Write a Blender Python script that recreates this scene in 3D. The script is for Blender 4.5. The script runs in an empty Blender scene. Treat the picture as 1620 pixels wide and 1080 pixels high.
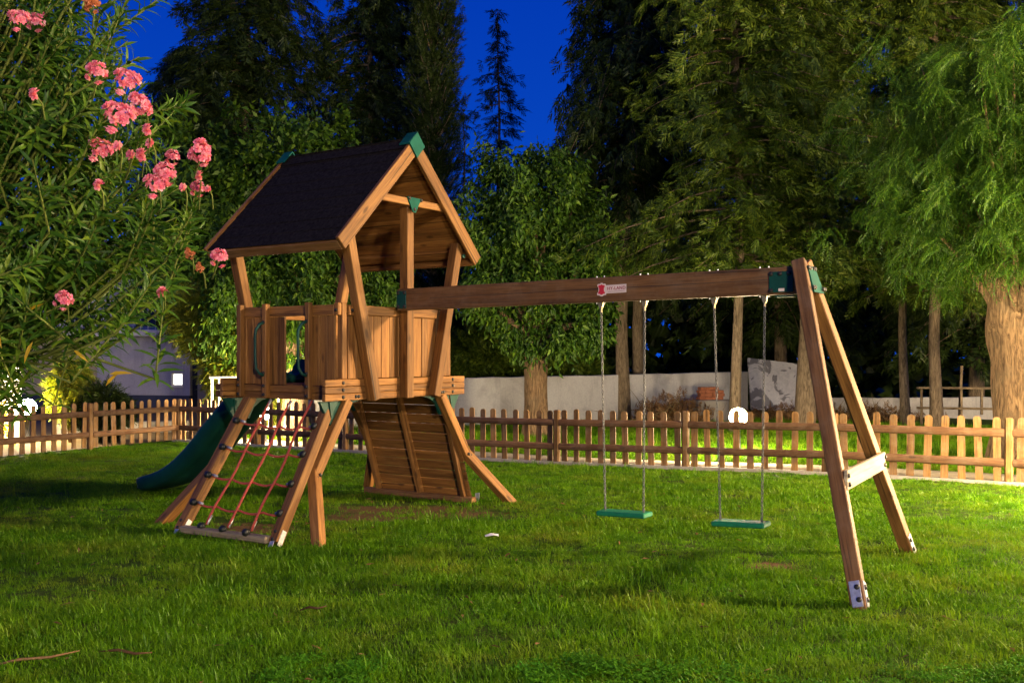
import bpy, math, random
import numpy as np
from mathutils import Matrix, Vector, Euler, noise

random.seed(7)
RNG = np.random.default_rng(11)
R = math.radians
SC = bpy.context.scene
COL = SC.collection

# ------------------------------------------------------------------ camera, sky, exposure
cam_d = bpy.data.cameras.new('camera')
cam_d.sensor_width = 36.0
cam_d.lens = 35.0
cam_d.shift_y = -0.0 + 20.0 / 1620.0
cam_d.clip_start = 0.05
cam_d.clip_end = 1000
cam = bpy.data.objects.new('camera', cam_d)
COL.objects.link(cam)
cam.location = (0, 0, 1.6)
cam.rotation_euler = (R(90), 0, 0)
SC.camera = cam

W = bpy.data.worlds.new("World")
SC.world = W
W.use_nodes = True
wn = W.node_tree
wn.nodes.clear()
w_out = wn.nodes.new('ShaderNodeOutputWorld')
w_bg = wn.nodes.new('ShaderNodeBackground')
w_tc = wn.nodes.new('ShaderNodeTexCoord')
w_sep = wn.nodes.new('ShaderNodeSeparateXYZ')
w_rmp = wn.nodes.new('ShaderNodeValToRGB')
w_rmp.color_ramp.elements[0].position = 0.0
w_rmp.color_ramp.elements[0].color = (0.004, 0.085, 0.62, 1)
w_mid = w_rmp.color_ramp.elements.new(0.33)
w_mid.color = (0.0008, 0.046, 0.48, 1)
w_rmp.color_ramp.elements[2].position = 0.8
w_rmp.color_ramp.elements[2].color = (0.0005, 0.025, 0.33, 1)
wn.links.new(w_tc.outputs['Generated'], w_sep.inputs[0])
wn.links.new(w_sep.outputs['Z'], w_rmp.inputs[0])
wn.links.new(w_rmp.outputs[0], w_bg.inputs[0])
w_bg.inputs[1].default_value = 0.95
wn.links.new(w_bg.outputs[0], w_out.inputs[0])

SC.view_settings.view_transform = 'Standard'
SC.view_settings.look = 'None'
SC.view_settings.exposure = 0.0
SC.view_settings.gamma = 1.0
SC.view_settings.use_curve_mapping = False
SC.render.engine = 'CYCLES'
SC.cycles.use_denoising = True
SC.cycles.max_bounces = 6
SC.cycles.transparent_max_bounces = 8
SC.cycles.sample_clamp_indirect = 3.0
SC.cycles.caustics_reflective = False
SC.cycles.caustics_refractive = False

# ------------------------------------------------------------------ materials
def nt(name):
    m = bpy.data.materials.new(name)
    m.use_nodes = True
    t = m.node_tree
    t.nodes.clear()
    o = t.nodes.new('ShaderNodeOutputMaterial')
    return m, t, o

def N(t, kind, **kw):
    n = t.nodes.new(kind)
    for k, v in kw.items():
        if k.startswith('i_'):
            n.inputs[k[2:].replace('_', ' ')].default_value = v
        else:
            setattr(n, k, v)
    return n

def ramp(t, fac, stops):
    r = t.nodes.new('ShaderNodeValToRGB')
    e = r.color_ramp.elements
    while len(e) < len(stops):
        e.new(0.5)
    for i, (p, c) in enumerate(stops):
        e[i].position = p
        e[i].color = (*c, 1) if len(c) == 3 else c
    t.links.new(fac, r.inputs[0])
    return r.outputs[0]

def mixc(t, fac, a, b, mode='MIX'):
    m = t.nodes.new('ShaderNodeMix')
    m.data_type = 'RGBA'
    m.blend_type = mode
    for s, v in ((m.inputs[0], fac), (m.inputs[6], a), (m.inputs[7], b)):
        if hasattr(v, 'is_output'):
            t.links.new(v, s)
        elif isinstance(v, (int, float)):
            s.default_value = v
        else:
            s.default_value = (*v, 1)
    return m.outputs[2]

def principled(t, o, color, rough=0.6, bump=None, bump_str=0.3, bump_dist=0.01, metallic=0.0, spec=0.4):
    b = t.nodes.new('ShaderNodeBsdfPrincipled')
    if hasattr(color, 'is_output'):
        t.links.new(color, b.inputs['Base Color'])
    else:
        b.inputs['Base Color'].default_value = (*color, 1)
    if hasattr(rough, 'is_output'):
        t.links.new(rough, b.inputs['Roughness'])
    else:
        b.inputs['Roughness'].default_value = rough
    b.inputs['Metallic'].default_value = metallic
    b.inputs['Specular IOR Level'].default_value = spec
    if bump is not None:
        bp = t.nodes.new('ShaderNodeBump')
        bp.inputs['Strength'].default_value = bump_str
        bp.inputs['Distance'].default_value = bump_dist
        t.links.new(bump, bp.inputs['Height'])
        t.links.new(bp.outputs[0], b.inputs['Normal'])
    t.links.new(b.outputs[0], o.inputs[0])
    return b

def obj_coords(t, scale=(1, 1, 1), rand=7.0):
    """object coordinates, shifted by the object's own random number"""
    tc = t.nodes.new('ShaderNodeTexCoord')
    oi = t.nodes.new('ShaderNodeObjectInfo')
    mul = N(t, 'ShaderNodeMath', operation='MULTIPLY')
    mul.inputs[1].default_value = rand
    t.links.new(oi.outputs['Random'], mul.inputs[0])
    add = N(t, 'ShaderNodeVectorMath', operation='ADD')
    t.links.new(tc.outputs['Object'], add.inputs[0])
    t.links.new(mul.outputs[0], add.inputs[1])
    mp = t.nodes.new('ShaderNodeMapping')
    mp.inputs['Scale'].default_value = scale
    t.links.new(add.outputs[0], mp.inputs[0])
    return mp.outputs[0], oi.outputs['Random'], add.outputs[0]

def noise_tex(t, vec, scale, detail=4, rough=0.6, dist=0.0):
    n = t.nodes.new('ShaderNodeTexNoise')
    n.inputs['Scale'].default_value = scale
    n.inputs['Detail'].default_value = detail
    n.inputs['Roughness'].default_value = rough
    n.inputs['Distortion'].default_value = dist
    if vec is not None:
        t.links.new(vec, n.inputs['Vector'])
    return n.outputs['Fac']

def wood(name, dark, mid, light, grain=1.0, rough=0.62, weather=0.0):
    m, t, o = nt(name)
    v, rnd, raw = obj_coords(t, (26, 26, 1.3))
    g = noise_tex(t, v, 1.6 * grain, 6, 0.65, 0.9)
    v2, _, _ = obj_coords(t, (7, 7, 0.7))
    big = noise_tex(t, v2, 1.0, 3, 0.5, 1.2)
    c = ramp(t, g, [(0.28, dark), (0.5, mid), (0.74, light)])
    c2 = ramp(t, big, [(0.3, (0.55, 0.5, 0.45)), (0.62, (1.12, 1.08, 1.0))])
    c = mixc(t, 0.85, c, c2, 'MULTIPLY')
    # each board its own tone
    tone = ramp(t, rnd, [(0.0, (0.60, 0.57, 0.52)), (0.45, (0.95, 0.95, 0.95)), (0.8, (1.1, 1.06, 1.0)), (1.0, (1.3, 1.25, 1.15))])
    c = mixc(t, 1.0, c, tone, 'MULTIPLY')
    # knots
    vk, _, _ = obj_coords(t, (5.0, 5.0, 1.9))
    vo = t.nodes.new('ShaderNodeTexVoronoi')
    vo.inputs['Scale'].default_value = 1.35
    t.links.new(vk, vo.inputs['Vector'])
    k = ramp(t, vo.outputs['Distance'], [(0.08, (1, 1, 1)), (0.17, (0, 0, 0))])
    c = mixc(t, k, c, mixc(t, 0.75, c, (dark[0] * 0.45, dark[1] * 0.4, dark[2] * 0.4)))
    # drying cracks along the grain
    vcr, _, _ = obj_coords(t, (60, 60, 0.9))
    cr = noise_tex(t, vcr, 0.8, 2, 0.4, 0.4)
    crm = ramp(t, cr, [(0.66, (0, 0, 0)), (0.72, (1, 1, 1))])
    c = mixc(t, crm, c, (dark[0] * 0.35, dark[1] * 0.35, dark[2] * 0.35))
    if weather:
        w = noise_tex(t, raw, 6.0, 5, 0.7)
        wm = ramp(t, w, [(0.45, (0, 0, 0)), (0.75, (weather,) * 3)])
        c = mixc(t, wm, c, (0.30, 0.24, 0.18))
    principled(t, o, c, rough, g, 0.35, 0.004, spec=0.3)
    return m

def plain(name, col, rough=0.5, metallic=0.0, var=0.25, scale=8.0, bump=0.1, spec=0.4, dirt=None):
    m, t, o = nt(name)
    v, rnd, raw = obj_coords(t)
    n = noise_tex(t, v, scale, 6, 0.65)
    lo = tuple(c * (1 - var) for c in col)
    hi = tuple(min(1, c * (1 + var)) for c in col)
    c = ramp(t, n, [(0.3, lo), (0.7, hi)])
    if dirt:
        d = noise_tex(t, raw, scale * 0.35, 7, 0.75, 0.5)
        dm = ramp(t, d, [(0.5, (0, 0, 0)), (0.62, (1, 1, 1))])
        c = mixc(t, dm, c, dirt)
    principled(t, o, c, rough, n, bump, 0.004, metallic, spec)
    return m

def leaf_mat(name, stops, transl=0.3, rough=0.5, gloss=0.02):
    m, t, o = nt(name)
    g = t.nodes.new('ShaderNodeNewGeometry')
    oi = t.nodes.new('ShaderNodeObjectInfo')
    a = N(t, 'ShaderNodeMath', operation='ADD')
    t.links.new(g.outputs['Random Per Island'], a.inputs[0])
    t.links.new(oi.outputs['Random'], a.inputs[1])
    fr = N(t, 'ShaderNodeMath', operation='FRACT')
    t.links.new(a.outputs[0], fr.inputs[0])
    c = ramp(t, fr.outputs[0], stops)
    d = t.nodes.new('ShaderNodeBsdfDiffuse')
    tr = t.nodes.new('ShaderNodeBsdfTranslucent')
    gl = t.nodes.new('ShaderNodeBsdfGlossy')
    gl.inputs['Roughness'].default_value = rough
    gl.inputs['Color'].default_value = (0.8, 0.85, 0.8, 1)
    t.links.new(c, d.inputs[0])
    c2 = mixc(t, 1.0, c, (1.25, 1.2, 0.5), 'MULTIPLY')
    t.links.new(c2, tr.inputs[0])
    m1 = t.nodes.new('ShaderNodeMixShader')
    m1.inputs[0].default_value = transl
    t.links.new(d.outputs[0], m1.inputs[1])
    t.links.new(tr.outputs[0], m1.inputs[2])
    m2 = t.nodes.new('ShaderNodeMixShader')
    m2.inputs[0].default_value = gloss
    t.links.new(m1.outputs[0], m2.inputs[1])
    t.links.new(gl.outputs[0], m2.inputs[2])
    t.links.new(m2.outputs[0], o.inputs[0])
    return m

def bark_mat(name, dark, light, vscale=1.0, blotch=None):
    m, t, o = nt(name)
    v, rnd, raw = obj_coords(t, (7, 7, 1.1))
    n = noise_tex(t, v, 2.2 * vscale, 9, 0.72, 1.6)
    v2, _, _ = obj_coords(t, (16, 16, 2.4))
    n2 = noise_tex(t, v2, 1.7 * vscale, 6, 0.65, 0.8)
    rid = N(t, 'ShaderNodeMath', operation='MULTIPLY')
    t.links.new(ramp(t, n, [(0.36, (0.12,) * 3), (0.56, (1, 1, 1))]), rid.inputs[0])
    t.links.new(ramp(t, n2, [(0.3, (0.35,) * 3), (0.62, (1, 1, 1))]), rid.inputs[1])
    c = ramp(t, rid.outputs[0], [(0.05, dark), (0.85, light)])
    if blotch:
        b = noise_tex(t, raw, 3.0, 4, 0.6)
        c = mixc(t, ramp(t, b, [(0.5, (0, 0, 0)), (0.65, (0.6,) * 3)]), c, blotch)
    principled(t, o, c, 0.9, rid.outputs[0], 0.9, 0.035, spec=0.15)
    return m

def emit_mat(name, col, strength):
    m, t, o = nt(name)
    e = t.nodes.new('ShaderNodeEmission')
    e.inputs[0].default_value = (*col, 1)
    e.inputs[1].default_value = strength
    t.links.new(e.outputs[0], o.inputs[0])
    return m

def plaster(name, col, stain, rough=0.9, scale=1.0):
    m, t, o = nt(name)
    tc = t.nodes.new('ShaderNodeTexCoord')
    raw = tc.outputs['Object']
    fine = noise_tex(t, raw, 28 * scale, 8, 0.75)
    big = noise_tex(t, raw, 1.3 * scale, 6, 0.65, 0.6)
    mp = t.nodes.new('ShaderNodeMapping')
    mp.inputs['Scale'].default_value = (3.0, 3.0, 0.5)
    t.links.new(raw, mp.inputs[0])
    streak = noise_tex(t, mp.outputs[0], 1.5 * scale, 5, 0.6)
    c = ramp(t, fine, [(0.3, tuple(x * 0.8 for x in col)), (0.6, col)])
    s = ramp(t, big, [(0.5, (0, 0, 0)), (0.72, (0.75,) * 3)])
    c = mixc(t, s, c, stain)
    s2 = ramp(t, streak, [(0.52, (0, 0, 0)), (0.75, (0.6,) * 3)])
    c = mixc(t, s2, c, tuple(x * 0.7 for x in stain))
    principled(t, o, c, rough, fine, 0.4, 0.01, spec=0.2)
    return m

M = {}
M['wood'] = wood('playset_wood', (0.095, 0.040, 0.011), (0.235, 0.110, 0.030), (0.36, 0.185, 0.058))
M['wood_beam'] = wood('laminated_beam_wood', (0.11, 0.050, 0.018), (0.24, 0.122, 0.045), (0.34, 0.18, 0.072), weather=0.2)
M['wood_pale'] = wood('pale_bare_wood', (0.38, 0.31, 0.21), (0.52, 0.45, 0.33), (0.62, 0.55, 0.42), weather=0.3)
M['wood_fence'] = wood('fence_wood', (0.085, 0.044, 0.016), (0.205, 0.115, 0.042), (0.32, 0.19, 0.075), weather=0.35, rough=0.75)
M['wood_rail'] = wood('fence_rail_wood', (0.055, 0.027, 0.013), (0.115, 0.060, 0.029), (0.175, 0.098, 0.048), weather=0.25, rough=0.8)
M['felt'] = plain('roof_felt', (0.017, 0.0140, 0.0125), 0.95, var=0.75, scale=30, bump=0.6, spec=0.05)
M['green'] = plain('dark_green_plastic', (0.004, 0.050, 0.037), 0.5, var=0.25, scale=5, bump=0.03, spec=0.3)
M['green_cap'] = plain('teal_plastic', (0.004, 0.075, 0.056), 0.7, var=0.25, scale=6, bump=0.03, spec=0.15)
M['green_seat'] = plain('green_rubber', (0.008, 0.17, 0.075), 0.55, var=0.2, scale=20, bump=0.1)
M['black'] = plain('black_plastic', (0.012, 0.014, 0.013), 0.45, var=0.2)
M['steel'] = plain('galvanised_steel', (0.52, 0.53, 0.55), 0.42, 0.7, var=0.25, scale=25)
M['chain'] = plain('chain_steel', (0.17, 0.17, 0.165), 0.5, 0.6, var=0.25, scale=40)
M['brass'] = plain('hanger_zinc', (0.45, 0.38, 0.22), 0.4, 0.7, var=0.2, scale=30)
M['rope'] = plain('red_rope', (0.46, 0.075, 0.05), 0.8, var=0.3, scale=60, bump=0.5)
M['bolt'] = plain('bolt_cap', (0.018, 0.016, 0.015), 0.5, var=0.2)
M['white_print'] = plain('sticker_white', (0.68, 0.56, 0.52), 0.5, var=0.06)
M['red_print'] = plain('sticker_red', (0.52, 0.02, 0.04), 0.5, var=0.1)
M['text_print'] = plain('sticker_lettering', (0.30, 0.03, 0.045), 0.5, var=0.1)
M['grey_print'] = plain('sticker_small_print', (0.42, 0.30, 0.29), 0.5, var=0.1)
M['bark_pale'] = bark_mat('bark_pale', (0.045, 0.028, 0.015), (0.25, 0.165, 0.09), 1.0, (0.17, 0.125, 0.075))
M['bark_brown'] = bark_mat('bark_brown', (0.055, 0.03, 0.015), (0.30, 0.19, 0.095), 1.0)
M['bark_thin'] = bark_mat('bark_conifer', (0.075, 0.055, 0.035), (0.27, 0.21, 0.14), 1.4)
M['twig'] = plain('twig_bark', (0.13, 0.10, 0.04), 0.85, var=0.4, scale=20)
M['shoot'] = plain('green_shoot', (0.14, 0.17, 0.03), 0.7, var=0.3, scale=10)
M['needles'] = leaf_mat('conifer_needles', [(0, (0.022, 0.050, 0.006)), (0.5, (0.060, 0.110, 0.010)), (1, (0.125, 0.17, 0.014))], 0.28)
M['needles_dark'] = leaf_mat('dark_needles', [(0, (0.012, 0.026, 0.005)), (0.6, (0.024, 0.046, 0.007)), (1, (0.042, 0.068, 0.010))], 0.18)
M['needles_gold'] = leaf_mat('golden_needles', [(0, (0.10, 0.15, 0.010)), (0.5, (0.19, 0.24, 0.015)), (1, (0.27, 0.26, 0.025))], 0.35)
M['leaf'] = leaf_mat('broad_leaves', [(0, (0.018, 0.055, 0.005)), (0.5, (0.048, 0.12, 0.009)), (0.85, (0.085, 0.17, 0.012)), (1, (0.13, 0.22, 0.016))], 0.35)
M['leaf_dark'] = leaf_mat('dark_leaves', [(0, (0.014, 0.030, 0.004)), (0.6, (0.028, 0.052, 0.007)), (1, (0.045, 0.070, 0.010))], 0.25)
M['leaf_pepper'] = leaf_mat('pepper_leaves', [(0, (0.014, 0.052, 0.004)), (0.5, (0.034, 0.098, 0.006)), (1, (0.082, 0.15, 0.009))], 0.3)
M['leaf_ole'] = leaf_mat('oleander_leaves', [(0, (0.020, 0.062, 0.008)), (0.45, (0.040, 0.108, 0.010)), (0.8, (0.078, 0.165, 0.014)), (1, (0.13, 0.20, 0.016))], 0.3, 0.45, 0.02)
M['leaf_yellow'] = leaf_mat('yellow_leaves', [(0, (0.42, 0.26, 0.015)), (1, (0.55, 0.36, 0.03))], 0.3)
M['leaf_brown'] = leaf_mat('dry_leaves', [(0, (0.06, 0.03, 0.012)), (0.5, (0.14, 0.075, 0.03)), (1, (0.22, 0.13, 0.06))], 0.15)
M['petal'] = leaf_mat('pink_petals', [(0, (0.70, 0.13, 0.26)), (0.5, (0.84, 0.26, 0.42)), (1, (0.90, 0.46, 0.58))], 0.3, 0.5, 0.02)
M['petal_orange'] = leaf_mat('faded_petals', [(0, (0.42, 0.12, 0.05)), (1, (0.55, 0.22, 0.10))], 0.3, 0.5, 0.03)
M['yellow_flower'] = leaf_mat('yellow_flowers', [(0, (0.45, 0.32, 0.01)), (1, (0.6, 0.45, 0.03))], 0.3)
M['wall_white'] = plaster('whitewash', (0.37, 0.37, 0.385), (0.19, 0.19, 0.195))
M['wall_cream'] = plaster('cream_render', (0.50, 0.42, 0.27), (0.38, 0.32, 0.22))
M['wall_blue'] = plaster('pale_blue_grey_render', (0.40, 0.40, 0.46), (0.33, 0.33, 0.38))
M['wall_plinth'] = plaster('slate_paint', (0.045, 0.055, 0.10), (0.03, 0.035, 0.06))
M['concrete'] = plaster('concrete', (0.25, 0.235, 0.21), (0.17, 0.155, 0.14))
M['door_green'] = plain('green_door_paint', (0.06, 0.22, 0.13), 0.5, var=0.15)
M['white_metal'] = plain('white_painted_metal', (0.72, 0.70, 0.62), 0.45, var=0.1)
M['brick'] = plain('brick_clay', (0.24, 0.085, 0.042), 0.9, var=0.35, scale=12, bump=0.5)
M['window_light'] = emit_mat('lit_window', (1.0, 0.95, 0.85), 3.0)
M['dark_glass'] = plain('dark_glass', (0.02, 0.02, 0.022), 0.1, var=0.1)
M['paper'] = plain('white_paper', (0.75, 0.74, 0.72), 0.7, var=0.1)
M['path'] = plaster('path_stone', (0.34, 0.30, 0.22), (0.22, 0.19, 0.13), scale=1.5)
M['gravel'] = plaster('gravel', (0.19, 0.14, 0.065), (0.13, 0.09, 0.04), scale=2.5)
M['lamp_metal'] = plain('lamp_post_metal', (0.03, 0.03, 0.032), 0.4, 0.4, var=0.15)

def panel_mat():
    m, t, o = nt('peeling_white_board')
    tc = t.nodes.new('ShaderNodeTexCoord')
    v = tc.outputs['Object']
    n = noise_tex(t, v, 2.6, 5, 0.6, 0.8)
    n2 = noise_tex(t, v, 9.0, 6, 0.7, 0.4)
    c = ramp(t, n2, [(0.3, (0.28, 0.29, 0.33)), (0.6, (0.38, 0.39, 0.44))])
    c = mixc(t, ramp(t, n, [(0.53, (0, 0, 0)), (0.56, (0.9,) * 3)]), c, (0.09, 0.09, 0.11))
    principled(t, o, c, 0.7, n2, 0.3, 0.01)
    return m
M['panel'] = panel_mat()

def ground_mat():
    m, t, o = nt('lawn_soil')
    tc = t.nodes.new('ShaderNodeTexCoord')
    v = tc.outputs['Object']
    n = noise_tex(t, v, 1.1, 5, 0.6)
    f = noise_tex(t, v, 45, 8, 0.75)
    c = ramp(t, f, [(0.3, (0.016, 0.032, 0.003)), (0.6, (0.038, 0.075, 0.006)), (0.8, (0.07, 0.07, 0.016))])
    c = mixc(t, ramp(t, n, [(0.5, (0, 0, 0)), (0.7, (0.6,) * 3)]), c, (0.055, 0.045, 0.02))
    # bare worn earth under the climbing wall and under each swing
    def patch(cx, cy, rx, ry, rot):
        mp = t.nodes.new('ShaderNodeMapping')
        mp.vector_type = 'TEXTURE'
        mp.inputs['Location'].default_value = (cx, cy, 0)
        mp.inputs['Rotation'].default_value = (0, 0, rot)
        mp.inputs['Scale'].default_value = (rx, ry, 1e3)
        t.links.new(v, mp.inputs[0])
        ln = N(t, 'ShaderNodeVectorMath', operation='LENGTH')
        t.links.new(mp.outputs[0], ln.inputs[0])
        ad = N(t, 'ShaderNodeMath', operation='ADD')
        t.links.new(ln.outputs['Value'], ad.inputs[0])
        w = N(t, 'ShaderNodeMath', operation='MULTIPLY')
        w.inputs[1].default_value = 0.9
        t.links.new(noise_tex(t, v, 4.0, 5, 0.7), w.inputs[0])
        t.links.new(w.outputs[0], ad.inputs[1])
        return ramp(t, ad.outputs[0], [(1.15, (1, 1, 1)), (1.45, (0, 0, 0))]) if False else ramp(t, ad.outputs[0], [(0.80, (1, 1, 1)), (0.999, (0, 0, 0))])
    soil = ramp(t, f, [(0.3, (0.055, 0.030, 0.014)), (0.7, (0.15, 0.09, 0.045))])
    for p in PATCHES:
        c = mixc(t, patch(*p), c, soil)
    principled(t, o, c, 0.95, f, 0.8, 0.02, spec=0.1)
    return m
PATCHES = [(-1.02, 10.15, 1.9, 0.95, R(-15)), (-1.3, 9.75, 1.3, 0.6, R(0)), (-2.4, 9.2, 1.0, 0.5, R(-20)), (1.95, 7.5, 0.42, 0.30, 0.2)]
M['ground'] = ground_mat()

def grass_mat(name, a, b, dry):
    m, t, o = nt(name)
    oi = t.nodes.new('ShaderNodeObjectInfo')
    n1 = noise_tex(t, oi.outputs['Location'], 0.9, 4, 0.6)
    n2 = noise_tex(t, oi.outputs['Location'], 3.5, 3, 0.6)
    c = mixc(t, oi.outputs['Random'], a, b)
    c = mixc(t, ramp(t, n1, [(0.48, (0, 0, 0)), (0.74, (0.7,) * 3)]), c, mixc(t, oi.outputs['Random'], tuple(x * 1.3 for x in b), dry))
    c = mixc(t, ramp(t, n2, [(0.35, (0.6,) * 3), (0.6, (1, 1, 1))]), (0, 0, 0), c)
    d = t.nodes.new('ShaderNodeBsdfDiffuse')
    tr = t.nodes.new('ShaderNodeBsdfTranslucent')
    t.links.new(c, d.inputs[0])
    t.links.new(mixc(t, 1.0, c, (1.2, 1.15, 0.5), 'MULTIPLY'), tr.inputs[0])
    m1 = t.nodes.new('ShaderNodeMixShader')
    m1.inputs[0].default_value = 0.35
    t.links.new(d.outputs[0], m1.inputs[1])
    t.links.new(tr.outputs[0], m1.inputs[2])
    gl = t.nodes.new('ShaderNodeBsdfGlossy')
    gl.inputs['Roughness'].default_value = 0.45
    m2 = t.nodes.new('ShaderNodeMixShader')
    m2.inputs[0].default_value = 0.015
    t.links.new(m1.outputs[0], m2.inputs[1])
    t.links.new(gl.outputs[0], m2.inputs[2])
    t.links.new(m2.outputs[0], o.inputs[0])
    return m
M['grass'] = grass_mat('grass_blades', (0.056, 0.185, 0.003), (0.155, 0.33, 0.006), (0.34, 0.28, 0.04))
M['clover'] = grass_mat('clover_leaves', (0.05, 0.20, 0.008), (0.11, 0.32, 0.012), (0.15, 0.30, 0.02))

# ------------------------------------------------------------------ object helpers
WM = {}     # world matrix by object (kept here so that nothing has to be evaluated)

def mesh_np(name, V, F, mats, smooth=False):
    """V (n,3); F (m,k) of one face size"""
    V = np.asarray(V, np.float32)
    F = np.asarray(F, np.int32)
    me = bpy.data.meshes.new(name)
    me.vertices.add(len(V))
    me.vertices.foreach_set('co', V.ravel())
    k = F.shape[1]
    me.loops.add(F.size)
    me.loops.foreach_set('vertex_index', F.ravel())
    me.polygons.add(len(F))
    me.polygons.foreach_set('loop_start', np.arange(0, F.size, k, dtype=np.int32))
    me.polygons.foreach_set('loop_total', np.full(len(F), k, np.int32))
    if smooth:
        me.polygons.foreach_set('use_smooth', np.ones(len(F), bool))
    me.update(calc_edges=True)
    if mats:
        me.materials.append(mats)
    return me

def obj(name, me, parent=None, mat=None, **props):
    """link a mesh object at world matrix mat under parent"""
    o = bpy.data.objects.new(name, me)
    COL.objects.link(o)
    mat = mat if mat is not None else Matrix()
    WM[o] = mat
    if parent:
        o.parent = parent
        o.matrix_basis = WM[parent].inverted() @ mat
    else:
        o.matrix_basis = mat
    for k, v in props.items():
        o[k] = v
    return o

def thing(name, label, cat, mat=None, group=None):
    o = obj(name, None, None, mat, label=label, category=cat)
    o.empty_display_size = 0.1
    if group:
        o['group'] = group
    return o

def tag(o, label=None, cat=None, group=None, kind=None):
    for k, v in (('label', label), ('category', cat), ('group', group), ('kind', kind)):
        if v:
            o[k] = v
    return o

class MB:
    def __init__(s):
        s.v = []
        s.f = []
    def add(s, V, F):
        b = len(s.v)
        s.v += [tuple(p) for p in V]
        s.f += [tuple(i + b for i in f) for f in F]
    def mesh(s, name, mat, smooth=False):
        me = bpy.data.meshes.new(name)
        me.from_pydata(s.v, [], s.f)
        if smooth:
            me.polygons.foreach_set('use_smooth', np.ones(len(me.polygons), bool))
        me.update()
        me.materials.append(mat)
        return me

def cham_box(sx, sy, sz, c=0.005):
    """chamfered box centred on the origin"""
    hx, hy, hz = sx / 2, sy / 2, sz / 2
    c = min(c, hx * 0.45, hy * 0.45, hz * 0.45)
    V, idx = [], {}
    for x in (-1, 1):
        for y in (-1, 1):
            for z in (-1, 1):
                for ax in range(3):
                    p = [x * (hx - c), y * (hy - c), z * (hz - c)]
                    p[ax] = (x * hx, y * hy, z * hz)[ax]
                    idx[(x, y, z, ax)] = len(V)
                    V.append(tuple(p))
    F = []
    for ax in range(3):
        a1, a2 = [i for i in range(3) if i != ax]
        for s in (-1, 1):
            q = []
            for (u, w) in ((-1, -1), (1, -1), (1, 1), (-1, 1)):
                k = [0, 0, 0]
                k[ax], k[a1], k[a2] = s, u, w
                q.append(idx[(*k, ax)])
            F.append(q)
    for ax in range(3):
        a1, a2 = [i for i in range(3) if i != ax]
        for s1 in (-1, 1):
            for s2 in (-1, 1):
                k0, k1 = [0] * 3, [0] * 3
                k0[ax], k1[ax] = -1, 1
                for k in (k0, k1):
                    k[a1], k[a2] = s1, s2
                F.append([idx[(*k0, a1)], idx[(*k1, a1)], idx[(*k1, a2)], idx[(*k0, a2)]])
    for x in (-1, 1):
        for y in (-1, 1):
            for z in (-1, 1):
                F.append([idx[(x, y, z, a)] for a in range(3)])
    # outward normals
    V2 = np.array(V)
    out = []
    for f in F:
        p = V2[f]
        n = np.cross(p[1] - p[0], p[2] - p[0])
        out.append(f if n @ p.mean(0) > 0 else f[::-1])
    return V, out

_bx = {}
def box_mesh(sx, sy, sz, mat, c=0.005, name='board'):
    key = (round(sx, 4), round(sy, 4), round(sz, 4), mat.name, c)
    if key not in _bx:
        b = MB()
        b.add(*cham_box(sx, sy, sz, c))
        _bx[key] = b.mesh(name, mat)
    return _bx[key]

def frame(p, z, x):
    """matrix at p whose local z runs along z, local x as near x as it can"""
    z = Vector(z).normalized()
    x = Vector(x)
    y = z.cross(x).normalized()
    x = y.cross(z)
    m = Matrix((x, y, z)).transposed().to_4x4()
    m.translation = Vector(p)
    return m

def timber(name, p0, p1, wx, wy, xdir, mat, parent, base=None, c=0.006, **props):
    """squared timber from p0 to p1 (in the frame of base); wx across xdir, wy across the other"""
    p0, p1 = Vector(p0), Vector(p1)
    L = (p1 - p0).length
    m = frame((p0 + p1) / 2, p1 - p0, xdir)
    if base is not None:
        m = base @ m
    return obj(name, box_mesh(wx, wy, L, mat, c, name), parent, m, **props)

def bar_box(name, lo, hi, axis, mat, parent, base, c=0.005, **props):
    """axis-aligned board between lo and hi with its grain along axis"""
    lo, hi = Vector(lo), Vector(hi)
    ce, s = (lo + hi) / 2, hi - lo
    a = 'xyz'.index(axis)
    zd = Vector((0, 0, 0)); zd[a] = 1
    xa = (a + 1) % 3
    xd = Vector((0, 0, 0)); xd[xa] = 1
    ya = (a + 2) % 3
    return obj(name, box_mesh(s[xa], s[ya], s[a], mat, c, name), parent, base @ frame(ce, zd, xd), **props)

def tube(mb, pts, rad, n=8, cap=True):
    pts = [Vector(p) for p in pts]
    rads = rad if hasattr(rad, '__len__') else [rad] * len(pts)
    V, F = [], []
    up = None
    for i, p in enumerate(pts):
        d = (pts[min(i + 1, len(pts) - 1)] - pts[max(i - 1, 0)]).normalized()
        if up is None:
            up = Vector((0, 0, 1)) if abs(d.z) < 0.9 else Vector((1, 0, 0))
        s = d.cross(up).normalized()
        up = s.cross(d).normalized()
        for k in range(n):
            a = 2 * math.pi * k / n
            V.append(p + (s * math.cos(a) + up * math.sin(a)) * rads[i])
    for i in range(len(pts) - 1):
        for k in range(n):
            k2 = (k + 1) % n
            F.append((i * n + k, i * n + k2, (i + 1) * n + k2, (i + 1) * n + k))
    if cap:
        F.append(tuple(range(n))[::-1])
        F.append(tuple((len(pts) - 1) * n + k for k in range(n)))
    mb.add(V, F)

def lathe(mb, prof, n=16, ce=(0, 0, 0)):
    V, F = [], []
    for r, z in prof:
        for k in range(n):
            a = 2 * math.pi * k / n
            V.append((ce[0] + r * math.cos(a), ce[1] + r * math.sin(a), ce[2] + z))
    for i in range(len(prof) - 1):
        for k in range(n):
            k2 = (k + 1) % n
            F.append((i * n + k, i * n + k2, (i + 1) * n + k2, (i + 1) * n + k))
    mb.add(V, F)

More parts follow.
